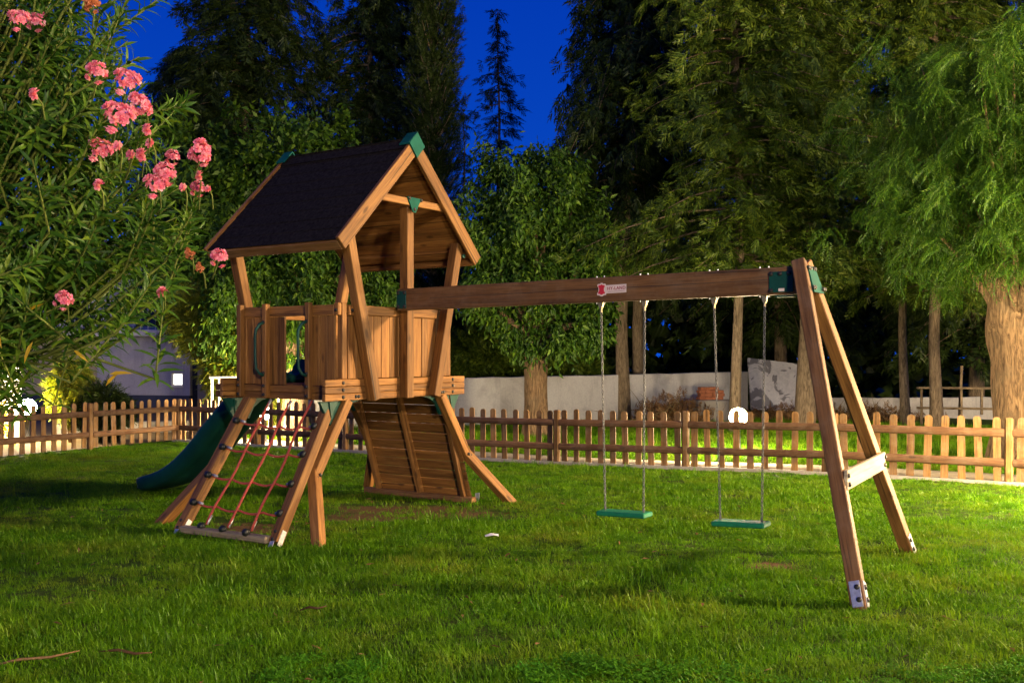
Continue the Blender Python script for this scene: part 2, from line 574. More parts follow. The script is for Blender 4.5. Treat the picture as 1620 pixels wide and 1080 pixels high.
def prism(mb, poly, t, M4=None):
    """polygon in local xy extruded by t along z (centred)"""
    n = len(poly)
    V = [(x, y, -t / 2) for x, y in poly] + [(x, y, t / 2) for x, y in poly]
    F = [tuple(range(n))[::-1], tuple(range(n, 2 * n))] + [(i, (i + 1) % n, n + (i + 1) % n, n + i) for i in range(n)]
    if M4 is not None:
        V = [M4 @ Vector(v) for v in V]
    mb.add(V, F)

def S(x):
    x = np.clip(x, 0, 1)
    return x * x * (3 - 2 * x)

def terrain(x, y):
    return -0.1 * S((np.asarray(y) - 11.5) / 5.0) * S((6.0 - np.asarray(x)) / 5.0)

# ------------------------------------------------------------------ ground
def build_ground():
    g = np.concatenate([-np.geomspace(160, 16, 14), np.linspace(-15, 15, 76), np.geomspace(16, 160, 14)])
    gy = np.concatenate([-np.geomspace(120, 6, 10), np.linspace(-5, 34, 100), np.geomspace(36, 200, 14)])
    X, Y = np.meshgrid(g, gy)
    Z = terrain(X, Y)
    Z = Z + 0.012 * np.sin(X * 2.1 + Y * 0.7) * np.cos(Y * 1.7 - X * 0.4) * (np.abs(X) < 15)
    V = np.stack([X.ravel(), Y.ravel(), Z.ravel()], 1)
    nx = len(g)
    i, j = np.meshgrid(np.arange(nx - 1), np.arange(len(gy) - 1))
    a = (j * nx + i).ravel()
    F = np.stack([a, a + 1, a + nx + 1, a + nx], 1)
    return tag(obj('ground', mesh_np('ground', V, F, M['ground'], True)), kind='structure')
build_ground()

FD = Vector((0.867, -0.4985, 0)).normalized()      # along the long fence, left to right
FN = Vector((0.4985, 0.867, 0)).normalized()       # away from the lawn
FC = Vector((-6.48, 19.37, 0))                     # the corner post

def strip(name, mat, off0, off1, s0, s1, dz, seg=40, kerb=0.0):
    V, F = [], []
    for i in range(seg + 1):
        s = s0 + (s1 - s0) * i / seg
        for off, z in ((off0, -0.1), (off0, dz), (off1, dz), (off1, -0.1)):
            p = FC + FD * s + FN * off
            V.append((p.x, p.y, float(terrain(p.x, p.y)) + z))
    for i in range(seg):
        for k in range(3):
            F.append((i * 4 + k, i * 4 + k + 1, (i + 1) * 4 + k + 1, (i + 1) * 4 + k))
    me = mesh_np(name, V, F, mat)
    return obj(name, me, kind='structure')
strip('path', M['path'], 0.22, 1.05, -0.5, 22, 0.022)
strip('kerb', M['concrete'], -0.09, 0.09, -0.1, 22, 0.045)
# yard of pale gravel behind the short fence
def yard():
    V, F = [], []
    n = 24
    for i in range(n + 1):
        for j in range(n + 1):
            p = FC + FD * (-0.15 - 9.5 * j / n) - FN * (6.0 - 16.0 * i / n)
            V.append((p.x, p.y, float(terrain(p.x, p.y)) + 0.022))
    for i in range(n):
        for j in range(n):
            a = i * (n + 1) + j
            F.append((a, a + n + 1, a + n + 2, a + 1))
    obj('pavement', mesh_np('pavement', V, F, M['gravel']), kind='structure')
yard()

# ------------------------------------------------------------------ picket fences
def picket_mesh(w, h, k):
    t = 0.020
    b = MB()
    poly = [(-w / 2, 0), (w / 2, 0), (w / 2, h - 0.03), (w * 0.34, h - 0.008), (w * 0.12 + k, h), (-w * 0.12 + k, h + k * .5), (-w * 0.34, h - 0.008), (-w / 2, h - 0.03)]
    prism(b, poly, t, Matrix(((1, 0, 0, 0), (0, 0, 1, 0), (0, 1, 0, 0), (0, 0, 0, 1))))
    return b.mesh('picket', M['wood_fence'])
PICKETS = [picket_mesh(*a) for a in ((.088, .79, .0), (.084, .80, .004), (.091, .782, -.005))]
def rail_mesh(L):
    b = MB()
    poly = [(-0.05, -0.018), (0.05, -0.018), (0.05, 0.004), (0.034, 0.020), (0.0, 0.026), (-0.034, 0.020), (-0.05, 0.004)]
    prism(b, poly, L)
    return b.mesh('rail', M['wood_rail'])

def fence_post_mesh():
    b = MB()
    b.add(*cham_box(0.095, 0.095, 0.92, 0.018))
    return b.mesh('post', M['wood_fence'])
FPOST = fence_post_mesh()

def fence(label, start, d, n_out, s0, s1, first_post, bay, face, shared=False):
    """pickets stand behind the rails as seen from the lawn (face = direction to the lawn)"""
    base = start + d * s0
    root = thing('picket_fence', label, 'fence', Matrix.Translation((base.x, base.y, float(terrain(base.x, base.y)))))
    rot = Matrix((d, face, Vector((0, 0, 1)))).transposed().to_4x4()
    s = first_post
    posts = []
    while s <= s1 + 0.01:
        posts.append(s)
        s += bay
    for s in posts[1:] if shared else posts:
        p = start + d * s
        z = float(terrain(p.x, p.y))
        m = Matrix.Translation((p.x, p.y, z + 0.37 + random.uniform(-.006, .006))) @ rot @ Euler((random.uniform(-.012, .012), random.uniform(-.012, .012), random.uniform(-.05, .05))).to_matrix().to_4x4()
        obj('post', FPOST, root, m)
    for a, b_ in zip(posts[:-1], posts[1:]):
        pa, pb = start + d * (a + 0.048), start + d * (b_ - 0.048)
        za, zb = float(terrain(pa.x, pa.y)), float(terrain(pb.x, pb.y))
        for h in (0.275, 0.64):
            q0 = Vector((pa.x, pa.y, za + h)) + face * 0.022
            q1 = Vector((pb.x, pb.y, zb + h)) + face * 0.022
            m = frame((q0 + q1) / 2, q1 - q0, (0, 0, 1))
            # local y should face the lawn
            if (m.to_3x3() @ Vector((0, 1, 0))).dot(face) < 0:
                m = frame((q0 + q1) / 2, q0 - q1, (0, 0, 1))
            obj('rail', rail_mesh((q1 - q0).length), root, m)
        n = 10
        for k in range(n):
            s = a + (b_ - a) * (k + 0.62) / (n + 0.24)
            p = start + d * s - face * 0.0075
            z = float(terrain(p.x, p.y))
            m = Matrix.Translation((p.x, p.y, z + 0.045 + random.uniform(-.008, .008))) @ rot @ Euler((random.uniform(-.008, .008), random.gauss(0, .016), random.uniform(-.05, .05))).to_matrix().to_4x4()
            obj('picket', random.choice(PICKETS), root, m)
    return root
fence('long brown picket fence with round rails running behind the swings beside the stone path', FC, FD, FN, 0, 19, 0, 2.0675, -FN)
fence('short brown picket fence left of the slide in front of the grey building', FC, -FN, FD, 0.0, 6.2, 0.0, 2.0, FD, True)

# ------------------------------------------------------------------ the play tower
TW = Matrix.Translation((-1.0092, 9.63, 0)) @ Matrix.Rotation(R(56.5), 4, 'Z')
T = thing('play_tower', 'wooden play tower with a dark gabled roof, slide, rope net and swing beam', 'climbing frame', TW)
WD, GR, GC = M['wood'], M['green'], M['green_cap']
CU = 0.025          # middle of the tower across the gable

def bolt_mesh():
    b = MB()
    lathe(b, [(0, 0.012), (0.010, 0.012), (0.016, 0.007), (0.018, 0.0)], 10)
    return b.mesh('bolt', M['bolt'], True)
BOLT = bolt_mesh()
def bolt(parent, p, nrm):
    x = (0, 0, 1) if abs(Vector(nrm).z) < 0.9 else (1, 0, 0)
    return obj('bolt', BOLT, parent, TW @ frame(p, nrm, x))

# deck
deck = obj('deck', None, T, TW)
for k in range(10):
    v0 = 0.15 + k * 0.1295
    bar_box('plank', (CU - .775, v0, 1.285), (CU + .775, v0 + 0.124, 1.31), 'x', WD, deck, TW)
for v0 in (0.16, 0.75, 1.36):
    bar_box('joist', (CU - .77, v0, 1.185), (CU + .77, v0 + 0.06, 1.283), 'x', WD, deck, TW)

# skirts: boards round the deck
def skirt(lo, hi, axis, z0, z1, n, nrm, bolts):
    s = bar_box('skirt', (lo[0], lo[1], z0), (hi[0], hi[1], z0 + (z1 - z0) / n - 0.003), axis, WD, T, TW)
    for i in range(n):
        a = z0 + (z1 - z0) * i / n
        b_ = a + (z1 - z0) / n - 0.003
        if i:
            bar_box('skirt_board', (lo[0], lo[1], a), (hi[0], hi[1], b_), axis, WD, s, TW)
        for q in bolts:
            p = Vector(q)
            p.z = (a + b_) / 2
            bolt(s, p, nrm)
    return s
sk = skirt((-1.02, 0.102), (1.07, 0.145), 'x', 1.178, 1.372, 3, (0, -1, 0), [(-0.79, .102, 0), (0.86, .102, 0)])
bolt(sk, (-0.62, .102, 1.21), (0, -1, 0)); bolt(sk, (-0.585, .102, 1.21), (0, -1, 0))
bolt(sk, (0.665, .102, 1.21), (0, -1, 0)); bolt(sk, (0.70, .102, 1.21), (0, -1, 0))
skirt((-0.842, 0.148), (-0.80, 1.77), 'y', 1.178, 1.310, 2, (-1, 0, 0), [])
skirt((-1.02, 1.455), (1.07, 1.498), 'x', 1.178, 1.372, 3, (0, 1, 0), [(-0.79, 1.498, 0), (0.86, 1.498, 0)])
skirt((0.85, 0.148), (0.892, 1.452), 'y', 1.178, 1.310, 2, (1, 0, 0), [])

# leaning gable posts, straight middle posts
for v0, v1, vo in ((0.0, 0.10, -1), (1.50, 1.60, 1)):
    for s in (-1, 1):
        po = timber('post', (CU + s * 0.450, (v0 + v1) / 2, 1.176), (CU + s * 0.835, (v0 + v1) / 2, 2.74), 0.1, 0.1, (1, 0, 0), WD, T, TW)
mid = bar_box('post', (-0.003, 0.0, 1.176), (0.097, 0.098, 3.03), 'z', WD, T, TW)

# panels of upright boards
def boards(panel, axis, lo, hi, fixed0, fixed1, z0, z1, w=0.118):
    n = max(1, round((hi - lo) / w))
    ed = [lo + (hi - lo) * (i + (random.uniform(-.16, .16) if 0 < i < n else 0)) / n for i in range(n + 1)]
    for a, b_ in zip(ed[:-1], ed[1:]):
        d = random.uniform(-.004, .004)
        if axis == 'x':
            bar_box('board', (a + .002, fixed0 + d, z0), (b_ - .002, fixed1 + d, z1), 'z', WD, panel, TW, 0.004)
        else:
            bar_box('board', (fixed0 + d, a + .002, z0), (fixed1 + d, b_ - .002, z1), 'z', WD, panel, TW, 0.004)
# front
fr = bar_box('front_panel', (CU - .80, 0.106, 1.962), (CU + .80, 0.145, 2.052), 'x', WD, T, TW)
boards(fr, 'x', CU - .73, CU + .80, 0.124, 0.144, 1.374, 1.960)
bar_box('corner_post', (-0.80, 0.105, 1.374), (-0.735, 0.165, 2.07), 'z', WD, T, TW)
bar_box('corner_post', (0.825, 0.148, 1.374), (0.885, 0.20, 2.07), 'z', WD, T, TW)
cb = bar_box('corner_block', (-0.732, 0.080, 1.955), (-0.655, 0.104, 2.045), 'x', WD, T, TW)
bolt(cb, (-0.694, .080, 2.0), (0, -1, 0))
cb2 = bar_box('corner_block', (-0.845, 0.11, 1.955), (-0.802, 0.17, 2.065), 'z', WD, T, TW)
bolt(cb2, (-0.845, .14, 2.0), (-1, 0, 0))
# left side: rails, boards, entry between two slim posts
lf = bar_box('side_panel', (-0.842, 0.172, 1.955), (-0.802, 1.44, 2.050), 'y', WD, T, TW)
boards(lf, 'y', 0.172, 0.47, -0.826, -0.806, 1.312, 1.953)
boards(lf, 'y', 0.805, 1.44, -0.826, -0.806, 1.312, 1.953, 0.105)
for va, vb in ((1.345, 1.400), (0.992, 1.048), (0.428, 0.482)):
    p = bar_box('slim_post', (-0.90, va, 1.185), (-0.844, vb, 2.075), 'z', WD, T, TW)
    for z in (1.215, 1.30, 1.42 if va < 1.2 else 1.36):
        bolt(p, (-0.90, (va + vb) / 2, z), (-1, 0, 0))
    if va < 1.2:
        bolt(p, (-0.90, (va + vb) / 2, 1.90), (-1, 0, 0))
        b = MB()
        pts = [(-0.90, (va + vb) / 2, 1.40), (-0.945, (va + vb) / 2 + .01, 1.42), (-0.968, (va + vb) / 2 + .03, 1.47), (-0.972, (va + vb) / 2 + .035, 1.60), (-0.972, (va + vb) / 2 + .035, 1.78), (-0.968, (va + vb) / 2 + .03, 1.83), (-0.945, (va + vb) / 2 + .01, 1.88), (-0.90, (va + vb) / 2, 1.90)]
        tube(b, pts, 0.014, 8)
        obj('handle', b.mesh('handle', GR, True), T, TW)
# back and right sides
bk = bar_box('back_panel', (CU - .80, 1.452, 1.955), (CU + .80, 1.492, 2.050), 'x', WD, T, TW)
boards(bk, 'x', CU - .78, -0.50, 1.432, 1.450, 1.312, 1.953)
boards(bk, 'x', 0.10, CU + .80, 1.432, 1.450, 1.312, 1.953)
for ua in (-0.53, 0.09):
    b = MB()
    pts = [(ua, 1.43, 1.52), (ua + .01, 1.375, 1.55), (ua + .01, 1.365, 1.60), (ua + .01, 1.365, 1.76), (ua + .01, 1.375, 1.81), (ua, 1.43, 1.84)]
    tube(b, pts, 0.014, 8)
    obj('handle', b.mesh('handle', GR, True), T, TW)
rt = bar_box('side_panel', (0.852, 0.202, 1.955), (0.892, 1.44, 2.050), 'y', WD, T, TW)
boards(rt, 'y', 0.202, 0.42, 0.856, 0.876, 1.312, 1.953)
boards(rt, 'y', 1.02, 1.44, 0.856, 0.876, 1.312, 1.953)

# roof: planks, felt courses, barge boards, collar ties, caps
RV0, RV1 = -0.045, 1.66
roof = obj('roof', None, T, TW)
AP = 3.70
for s in (-1, 1):
    sl = Vector((s, 0, -1)).normalized()        # down the slope
    up = Vector((s, 0, 1)).normalized()         # out of the slope
    top = Vector((CU, 0, AP))
    n = 10
    step = 1.50 / n
    for k in range(n):
        a = top + sl * (0.02 + step * (k + 0.5)) - up * 0.050
        timber('roof_plank', (a.x, RV0 + .01, a.z), (a.x, RV1 - .01, a.z), step - 0.004, 0.020, sl, WD, roof, TW, 0.003)
    nf = 9
    stepf = 1.51 / nf
    for k in range(nf):
        a = top + sl * (stepf * (k + 0.5)) - up * (0.028 - random.uniform(0, .003))
        q0 = Vector((a.x, RV0 + random.uniform(-.004, .002), a.z))
        q1 = Vector((a.x, RV1 + random.uniform(-.006, .006), a.z))
        x = (sl + up * 0.03).normalized()
        timber('felt_strip', q0, q1, stepf + 0.022, 0.007, x, M['felt'], roof, TW, 0.002)
    # barge boards front and back
    for va, vb in ((-0.085, -0.045), (1.66, 1.70)):
        c0 = top + sl * 0.075 - up * 0.065
        c1 = top + sl * 1.525 - up * 0.065
        timber('barge_board', (c0.x, (va + vb) / 2, c0.z), (c1.x, (va + vb) / 2, c1.z), 0.04, 0.135, (0, 1, 0), WD, roof, TW, 0.005)
    # fascia along the eave and a purlin inside
    e = top + sl * 1.512 - up * 0.088
    timber('fascia', (e.x, RV0, e.z), (e.x, RV1, e.z), 0.030, 0.095, sl, M['wood_beam'] if s < 0 else WD, roof, TW, 0.004)
    e = top + sl * 1.40 - up * 0.082
    timber('purlin', (e.x, RV0 + .02, e.z), (e.x, RV1 - .02, e.z), 0.095, 0.040, sl, WD, roof, TW, 0.004)
for va, vb in ((-0.035, 0.0), (1.60, 1.635)):
    bar_box('collar_tie', (CU - .565, va, 3.035), (CU + .565, vb, 3.105), 'x', WD, roof, TW)
# ridge strip and diamond caps
rc = MB()
for s in (-1, 1):
    V = [(CU, RV0, AP - 0.005), (CU, RV1, AP - 0.005), (CU + s * .11, RV1, AP - .122), (CU + s * .11, RV0, AP - .122),
         (CU, RV0, AP - 0.022), (CU, RV1, AP - 0.022), (CU + s * .10, RV1, AP - .128), (CU + s * .10, RV0, AP - .128)]
    rc.add(V, [(0, 1, 2, 3), (7, 6, 5, 4), (3, 2, 6, 7), (0, 3, 7, 4), (1, 5, 6, 2)])
obj('ridge_felt', rc.mesh('ridge_felt', M['felt']), roof, TW)
def diamond(name, c, hw, hh, t, v, parent):
    b = MB()
    prism(b, [(0, -hh), (hw, 0), (0, hh), (-hw, 0)], t, Matrix(((1, 0, 0, c[0]), (0, 0, 1, v), (0, 1, 0, c[1]), (0, 0, 0, 1))))
    return obj(name, b.mesh(name, GC), parent, TW)
for v in (-0.094, 1.708):
    diamond('ridge_cap', (CU, AP - 0.085), 0.115, 0.125, 0.016, v, roof)
    b = MB()
    for s in (-1, 1):
        V = [(CU, v, AP + .042), (CU + s * .118, v, AP - .080), (CU + s * .118, v + (.12 if v < 0 else -.12), AP - .080), (CU, v + (.12 if v < 0 else -.12), AP + .042)]
        V += [(x, y, z - .014) for x, y, z in V]
        b.add(V, [(0, 1, 2, 3), (7, 6, 5, 4), (0, 4, 5, 1), (2, 6, 7, 3), (1, 5, 6, 2)])
    obj('ridge_cap', b.mesh('ridge_cap', GC), roof, TW)
b = MB()
prism(b, [(-0.105, 0.058), (0.105, 0.058), (0.02, -0.085), (-0.02, -0.085)], 0.012, Matrix(((1, 0, 0, 0.047), (0, 0, 1, -0.042), (0, 1, 0, 3.055), (0, 0, 0, 1))))
br = obj('gusset_plate', b.mesh('gusset_plate', GC), T, TW)
for q in ((-.05, 3.10), (.15, 3.10), (.047, 3.0)):
    bolt(br, (q[0] if q[0] > 0 else q[0] + .02, -.048, q[1]), (0, -1, 0))
b = MB()
tube(b, [(0.895, -0.02, 2.62), (0.90, 0.05, 2.62)], 0.022, 8)
obj('roof_bracket', b.mesh('roof_bracket', GR), T, TW)

# splayed legs, each bent at an elbow
EL, FT = (1.13, 0.13, 0.53), (1.45, -0.24, 0.0)
for s in (-1, 1):
    for back in (0, 1):
        f = (lambda p: (CU * 0 + s * p[0], 1.56 - p[1] if back else p[1], p[2]))
        a, e, ft = f((0.70, 0.145, 1.18)), f(EL), f(FT)
        d1 = (Vector(e) - Vector(a)).normalized()
        lg = timber('leg', a, Vector(e) + d1 * 0.05, 0.092, 0.092, (0, 1, 0), WD, T, TW)
        d2 = (Vector(ft) - Vector(e)).normalized()
        foot = timber('lower_leg', Vector(e) - d2 * 0.045 + Vector((s * 0.004, -.006 if not back else .006, 0)), Vector(ft) + d2 * 0.06, 0.094, 0.094, (0, 1, 0), WD, lg, TW)
        nv = Vector((0, -1 if not back else 1, 0))
        ee = Vector(e) + nv * 0.056
        bolt(lg, ee + Vector((-s * .02, 0, .01)), nv)
        bolt(lg, ee + Vector((s * .02, 0, -.01)), nv)

# corner gussets under the skirt ends
for s in (-1, 1):
    for v in (0.165, 1.43):
        b = MB()
        prism(b, [(s * 0.74, 1.176), (s * 1.04, 1.176), (s * 0.90, 0.955)], 0.03, Matrix(((1, 0, 0, 0), (0, 0, 1, v), (0, 1, 0, 0), (0, 0, 0, 1))))
        prism(b, [(s * 0.86, 1.170), (s * 0.93, 1.170), (s * 0.90, 1.0)], 0.055, Matrix(((1, 0, 0, 0), (0, 0, 1, v), (0, 1, 0, 0), (0, 0, 0, 1))))
        obj('corner_gusset', b.mesh('corner_gusset', GR), T, TW)
        b = MB()
        arc = [(s * (0.62 - .0), 1.176)] + [(s * (0.44 + 0.18 * math.sin(t)), 1.0 + 0.176 * math.cos(t) * 1.0) for t in (0.0, .5, 1.0, 1.57)] + [(s * 0.66, 1.0)]
        prism(b, [(s * .44, 1.176), (s * .66, 1.176), (s * .80, .99), (s * .755, .97), (s * .69, 1.08), (s * .60, 1.14)], 0.025, Matrix(((1, 0, 0, 0), (0, 0, 1, v + (.035 if v < 1 else -.035)), (0, 1, 0, 0), (0, 0, 0, 1))))
        obj('corner_gusset', b.mesh('corner_gusset', GR), T, TW)

# climbing wall on the far right side
cw = obj('climbing_wall', None, T, TW)
ct, cbm = Vector((0.832, 0, 1.262)), Vector((1.255, 0, 0.04))
cd = (cbm - ct)
cl = cd.length
cdn = cd.normalized()
cn = Vector((-cdn.z, 0, cdn.x)).normalized()
if cn.x > 0:
    cn = -cn                               # towards the inside
nb = 12
for k in range(nb):
    c0 = ct + cdn * (cl * (k + .5) / nb)
    timber('plank', (c0.x, 0.14, c0.z), (c0.x, 1.50, c0.z), cl / nb - 0.009, 0.022, cdn, WD, cw, TW, 0.004)
for v in (0.20, 0.80, 1.40):
    a = ct + cn * 0.048
    c2 = ct + cdn * (cl - .03) + cn * 0.048
    timber('joist', (a.x, v, a.z), (c2.x, v, c2.z), 0.072, 0.055, cn, WD, cw, TW)
timber('base_log', (1.19, 0.06, 0.035), (1.19, 1.60, 0.035), 0.07, 0.09, (0, 0, 1), M['wood_beam'], cw, TW, 0.012)
for v in (0.09,):
    bar_box('foot_plate', (1.26, v, 0.0), (1.33, v + 0.012, 0.10), 'z', M['steel'], cw, TW, 0.002)

# rope net on the near left side
nw = obj('rope_net', None, T, TW)
stl = [((-0.85, 1.27, 1.165), (-1.70, 1.215, 0.02)), ((-0.85, 0.205, 1.165), (-1.635, 0.075, 0.02))]
for a, c2 in stl:
    timber('stringer', a, c2, 0.092, 0.092, (0, 1, 0), WD, nw, TW)
timber('base_log', (-1.655, 0.13, 0.05), (-1.715, 1.165, 0.05), 0.060, 0.085, (0, 0, 1), M['wood_pale'], nw, TW, 0.01)
def lerp(a, b_, t):
    return Vector(a) + (Vector(b_) - Vector(a)) * t
tops = [0.96, 0.69, 0.43]
bots = [0.93, 0.65, 0.36]
clamp = MB()
lathe(clamp, [(0, .030), (.022, .028), (.034, .014), (.034, -.014), (.022, -.028), (0, -.030)], 10)
CLAMP = clamp.mesh('clamp', M['black'], True)
for vt, vb in zip(tops, bots):
    b = MB()
    p0, p1 = Vector((-0.86, vt, 1.17)), Vector((-1.64, vb, 0.10))
    pts = [p0 + (p1 - p0) * t + Vector((-.012 * math.sin(t * 9), .006 * math.sin(t * 13 + vt * 9), 0)) for t in np.linspace(0, 1, 13)]
    tube(b, pts, 0.0115, 8)
    obj('rope', b.mesh('rope', M['rope'], True), nw, TW)
    for t in (0.035, 0.965):
        b = MB()
        q = p0 + (p1 - p0) * t
        dd = (p1 - p0).normalized() * 0.045
        tube(b, [q - dd, q + dd], 0.013, 8)
        obj('ferrule', b.mesh('ferrule', M['steel'], True), nw, TW)
    obj('clamp', CLAMP, nw, TW @ frame((-1.70, vb, 0.095), (0, 1, 0), (0, 0, 1)))
for t in (0.17, 0.375, 0.585, 0.785):
    a = lerp(stl[0][0], stl[0][1], t)
    c2 = lerp(stl[1][0], stl[1][1], t + .012)
    b = MB()
    ks = [0.0] + [float((a.y - (tops[i] + (bots[i] - tops[i]) * t)) / (a.y - c2.y)) for i in range(3)] + [1.0]
    pts = []
    for k0, k1 in zip(ks[:-1], ks[1:]):
        for q in np.linspace(0, 1, 6)[: -1 if k1 < 1 else None]:
            k = k0 + (k1 - k0) * q
            sag = 0.022 * math.sin(math.pi * q) + 0.03 * math.sin(math.pi * k)
            p = a + (c2 - a) * k
            p.z -= sag
            p.x -= 0.012
            pts.append(p)
    tube(b, pts, 0.0105, 8)
    obj('rope', b.mesh('rope', M['rope'], True), nw, TW)
    for e, sgn in ((a, 1), (c2, -1)):
        obj('clamp', CLAMP, nw, TW @ frame(Vector(e) + Vector((-0.052, -sgn * 0.03, 0)), (0, 1, 0), (0, 0, 1)))
        b = MB()
        tube(b, [Vector(e) + Vector((-.02, -sgn * .05, 0)), Vector(e) + Vector((-.02, -sgn * .12, -.012))], 0.013, 8)
        obj('ferrule', b.mesh('ferrule', M['steel'], True), nw, TW)
for (a, c2) in stl:
    q = Vector(c2)
    d = (Vector(a) - q).normalized()
    fp = timber('foot_plate', q + Vector((-.05, 0, .0)) - d * .02, q + Vector((-.05, 0, 0)) + d * .17, 0.006, 0.05, (1, 0, 0), M['steel'], nw, TW, 0.002)
    fp2 = timber('foot_plate', q + Vector((-.0, -.0505, .0)) - d * .02, q + Vector((0, -.0505, 0)) + d * .12, 0.05, 0.006, (1, 0, 0), M['steel'], nw, TW, 0.002)
    for t in (.05, .12):
        bolt(nw, q + Vector((-.054, 0, 0)) + d * t, (-1, 0, 0))

# slide off the back
def slide():
    path = [(1.30, 1.322), (1.50, 1.315), (1.68, 1.27), (1.88, 1.12), (2.10, 0.93), (2.35, 0.74), (2.52, 0.560), (2.72, 0.405), (2.92, 0.270), (3.14, 0.165), (3.40, 0.095), (3.68, 0.065)]
    prof = [(-0.275, 0.125), (-0.262, 0.15), (-0.235, 0.145), (-0.205, 0.02), (-0.15, 0.0), (0.15, 0.0), (0.205, 0.02), (0.235, 0.145), (0.262, 0.15), (0.275, 0.125),
            (0.262, -0.005), (0.20, -0.03), (-0.20, -0.03), (-0.262, -0.005)]
    b = MB()
    P = [Vector((-0.20, v, w)) for v, w in path]
    V, F = [], []
    n = len(prof)
    for i, p in enumerate(P):
        d = (P[min(i + 1, len(P) - 1)] - P[max(i - 1, 0)]).normalized()
        nrm = Vector((0, -d.z, d.y))
        hs = 1.0
        if i == len(P) - 1:
            hs = 0.8
        for (x, y) in prof:
            V.append(Vector((x, 0, 0)) + p + nrm * (y * (hs if y > 0.05 else 1)) + Vector((0.0, 0, 0)))
    for i in range(len(P) - 1):
        for k in range(n):
            k2 = (k + 1) % n
            F.append((i * n + k, (i + 1) * n + k, (i + 1) * n + k2, i * n + k2))
    F.append(tuple(range(n)))
    F.append(tuple((len(P) - 1) * n + k for k in range(n))[::-1])
    b.add(V, F)
    s = obj('slide', b.mesh('slide', GR, True), T, TW)
    md = s.modifiers.new('smooth', 'SUBSURF')
    md.levels = md.render_levels = 1
    # rounded side wings at the entry
    for sx in (-1, 1):
        b = MB()
        poly = [(1.28, 1.30), (1.60, 1.27)] + [(1.44 + 0.16 * math.cos(t), 1.40 + 0.15 * math.sin(t)) for t in np.linspace(0.2, math.pi - 0.1, 9)]
        prism(b, poly, 0.035, Matrix(((0, 0, 1, -0.20 + sx * 0.245), (1, 0, 0, 0), (0, 1, 0, 0), (0, 0, 0, 1))))
        obj('slide_wing', b.mesh('slide_wing', GR), s, TW)
slide()

# swing beam and its A-frame
b0, b1 = Vector((-0.05, 0.055, 2.122)), Vector((-0.05, -3.90, 2.155))
sb = timber('swing_beam', b0, b1, 0.092, 0.206, (1, 0, 0), M['wood_beam'], T, TW, 0.006)
seam = timber('beam_seam', b0 + Vector((-0.0455, -.4, 0.005)), b1 + Vector((-0.0455, .02, 0.012)), 0.003, 0.004, (1, 0, 0), M['bolt'], sb, TW, 0.001)
pl = bar_box('beam_plate', (-0.106, -0.065, 2.035), (-0.0965, 0.050, 2.205), 'z', GR, T, TW, 0.004)
for q in ((-.045, 2.055), (.03, 2.055), (-.045, 2.185), (.03, 2.185)):
    bolt(pl, (-0.106, q[0], q[1]), (-1, 0, 0))
A = []
for s, vt, vf, uf in ((-1, -3.845, -4.53, -1.035), (1, -3.845, -4.40, 1.00)):
    top, ft = Vector((-.05 + s * .052, vt, 2.29)), Vector((uf, vf, -0.03))
    A.append((top, ft))
    lg = timber('frame_leg', top, ft, 0.098, 0.098, (0, 1, 0), M['wood_beam'] if s < 0 else WD, T, TW)
    d = (top - ft).normalized()
    m = frame((0, 0, 0), ft - top, (0, 1, 0))
    for ax, off in (((0, 1, 0), 1), ((1, 0, 0), s)):
        pass
    y = m.to_3x3() @ Vector((1, 0, 0))       # towards +v
    x = m.to_3x3() @ Vector((0, 1, 0))
    for nrm in (-y, y, x if s < 0 else -x):
        pass
    q = ft + d * 0.03
    for nrm, side in ((-y, x), ((x if x.x < 0 else -x) if s < 0 else (x if x.x > 0 else -x), y)):
        c0 = q + nrm * 0.052 + d * 0.0
        fp = timber('foot_plate', c0, c0 + d * 0.165, 0.006, 0.068, nrm, M['steel'], lg, TW, 0.002)
        for t, k in ((.045, -.014), (.125, -.014)):
            bolt(lg, c0 + nrm * .003 + d * t + side * k, nrm)
# pale cross board on the front of the legs
def on_leg(i, w):
    top, ft = A[i]
    return top + (ft - top) * ((top.z - w) / (top.z - ft.z))
pa, pb = on_leg(0, 0.775), on_leg(1, 0.775)
dv = Vector((0, -0.0635, -0.012))
ex = (pb - pa).normalized() * 0.035
cbx = timber('cross_board', pa - ex + dv, pb + ex + dv, 0.135, 0.026, (0, 0, 1), M['wood_pale'], T, TW, 0.004)
for p in (pa, pb):
    for k in (-1, 1):
        bolt(cbx, p + Vector((-.012 * k if p is pa else 0.012 * k, -0.078, -.012 + .03 * k)), (0, -1, 0))
# green plates at the top of the A-frame
pl = bar_box('beam_plate', (-0.106, -3.80, 2.065), (-0.0965, -3.615, 2.222), 'z', GR, T, TW, 0.004)
bar_box('beam_plate', (-0.106, -3.80, 2.03), (-0.0, -3.66, 2.042), 'y', GR, T, TW, 0.003)
lbl = bar_box('plate_sticker', (-0.1085, -3.735, 2.072), (-0.1065, -3.690, 2.095), 'z', M['white_print'], T, TW, 0.0005)
for q in ((-3.63, 2.08), (-3.63, 2.205), (-3.77, 2.205), (-3.70, 2.205)):
    bolt(pl, (-0.106, q[0], q[1]), (-1, 0, 0))
b = MB()
tl, tr = on_leg(0, 2.27), on_leg(1, 2.27)
bl2, br2 = on_leg(0, 2.07), on_leg(1, 2.07)
off = Vector((0, -.0635, -.012))
V = [tl + off, tr + off + Vector((.05, 0, 0)), br2 + off + Vector((.05, 0, 0)), bl2 + off + Vector((.045, 0, 0))]
V += [p + Vector((0, .014, 0)) for p in V]
b.add(V, [(0, 3, 2, 1), (4, 5, 6, 7), (0, 1, 5, 4), (1, 2, 6, 5), (2, 3, 7, 6), (3, 0, 4, 7)])
fpl = obj('frame_plate', b.mesh('frame_plate', GC), T, TW)
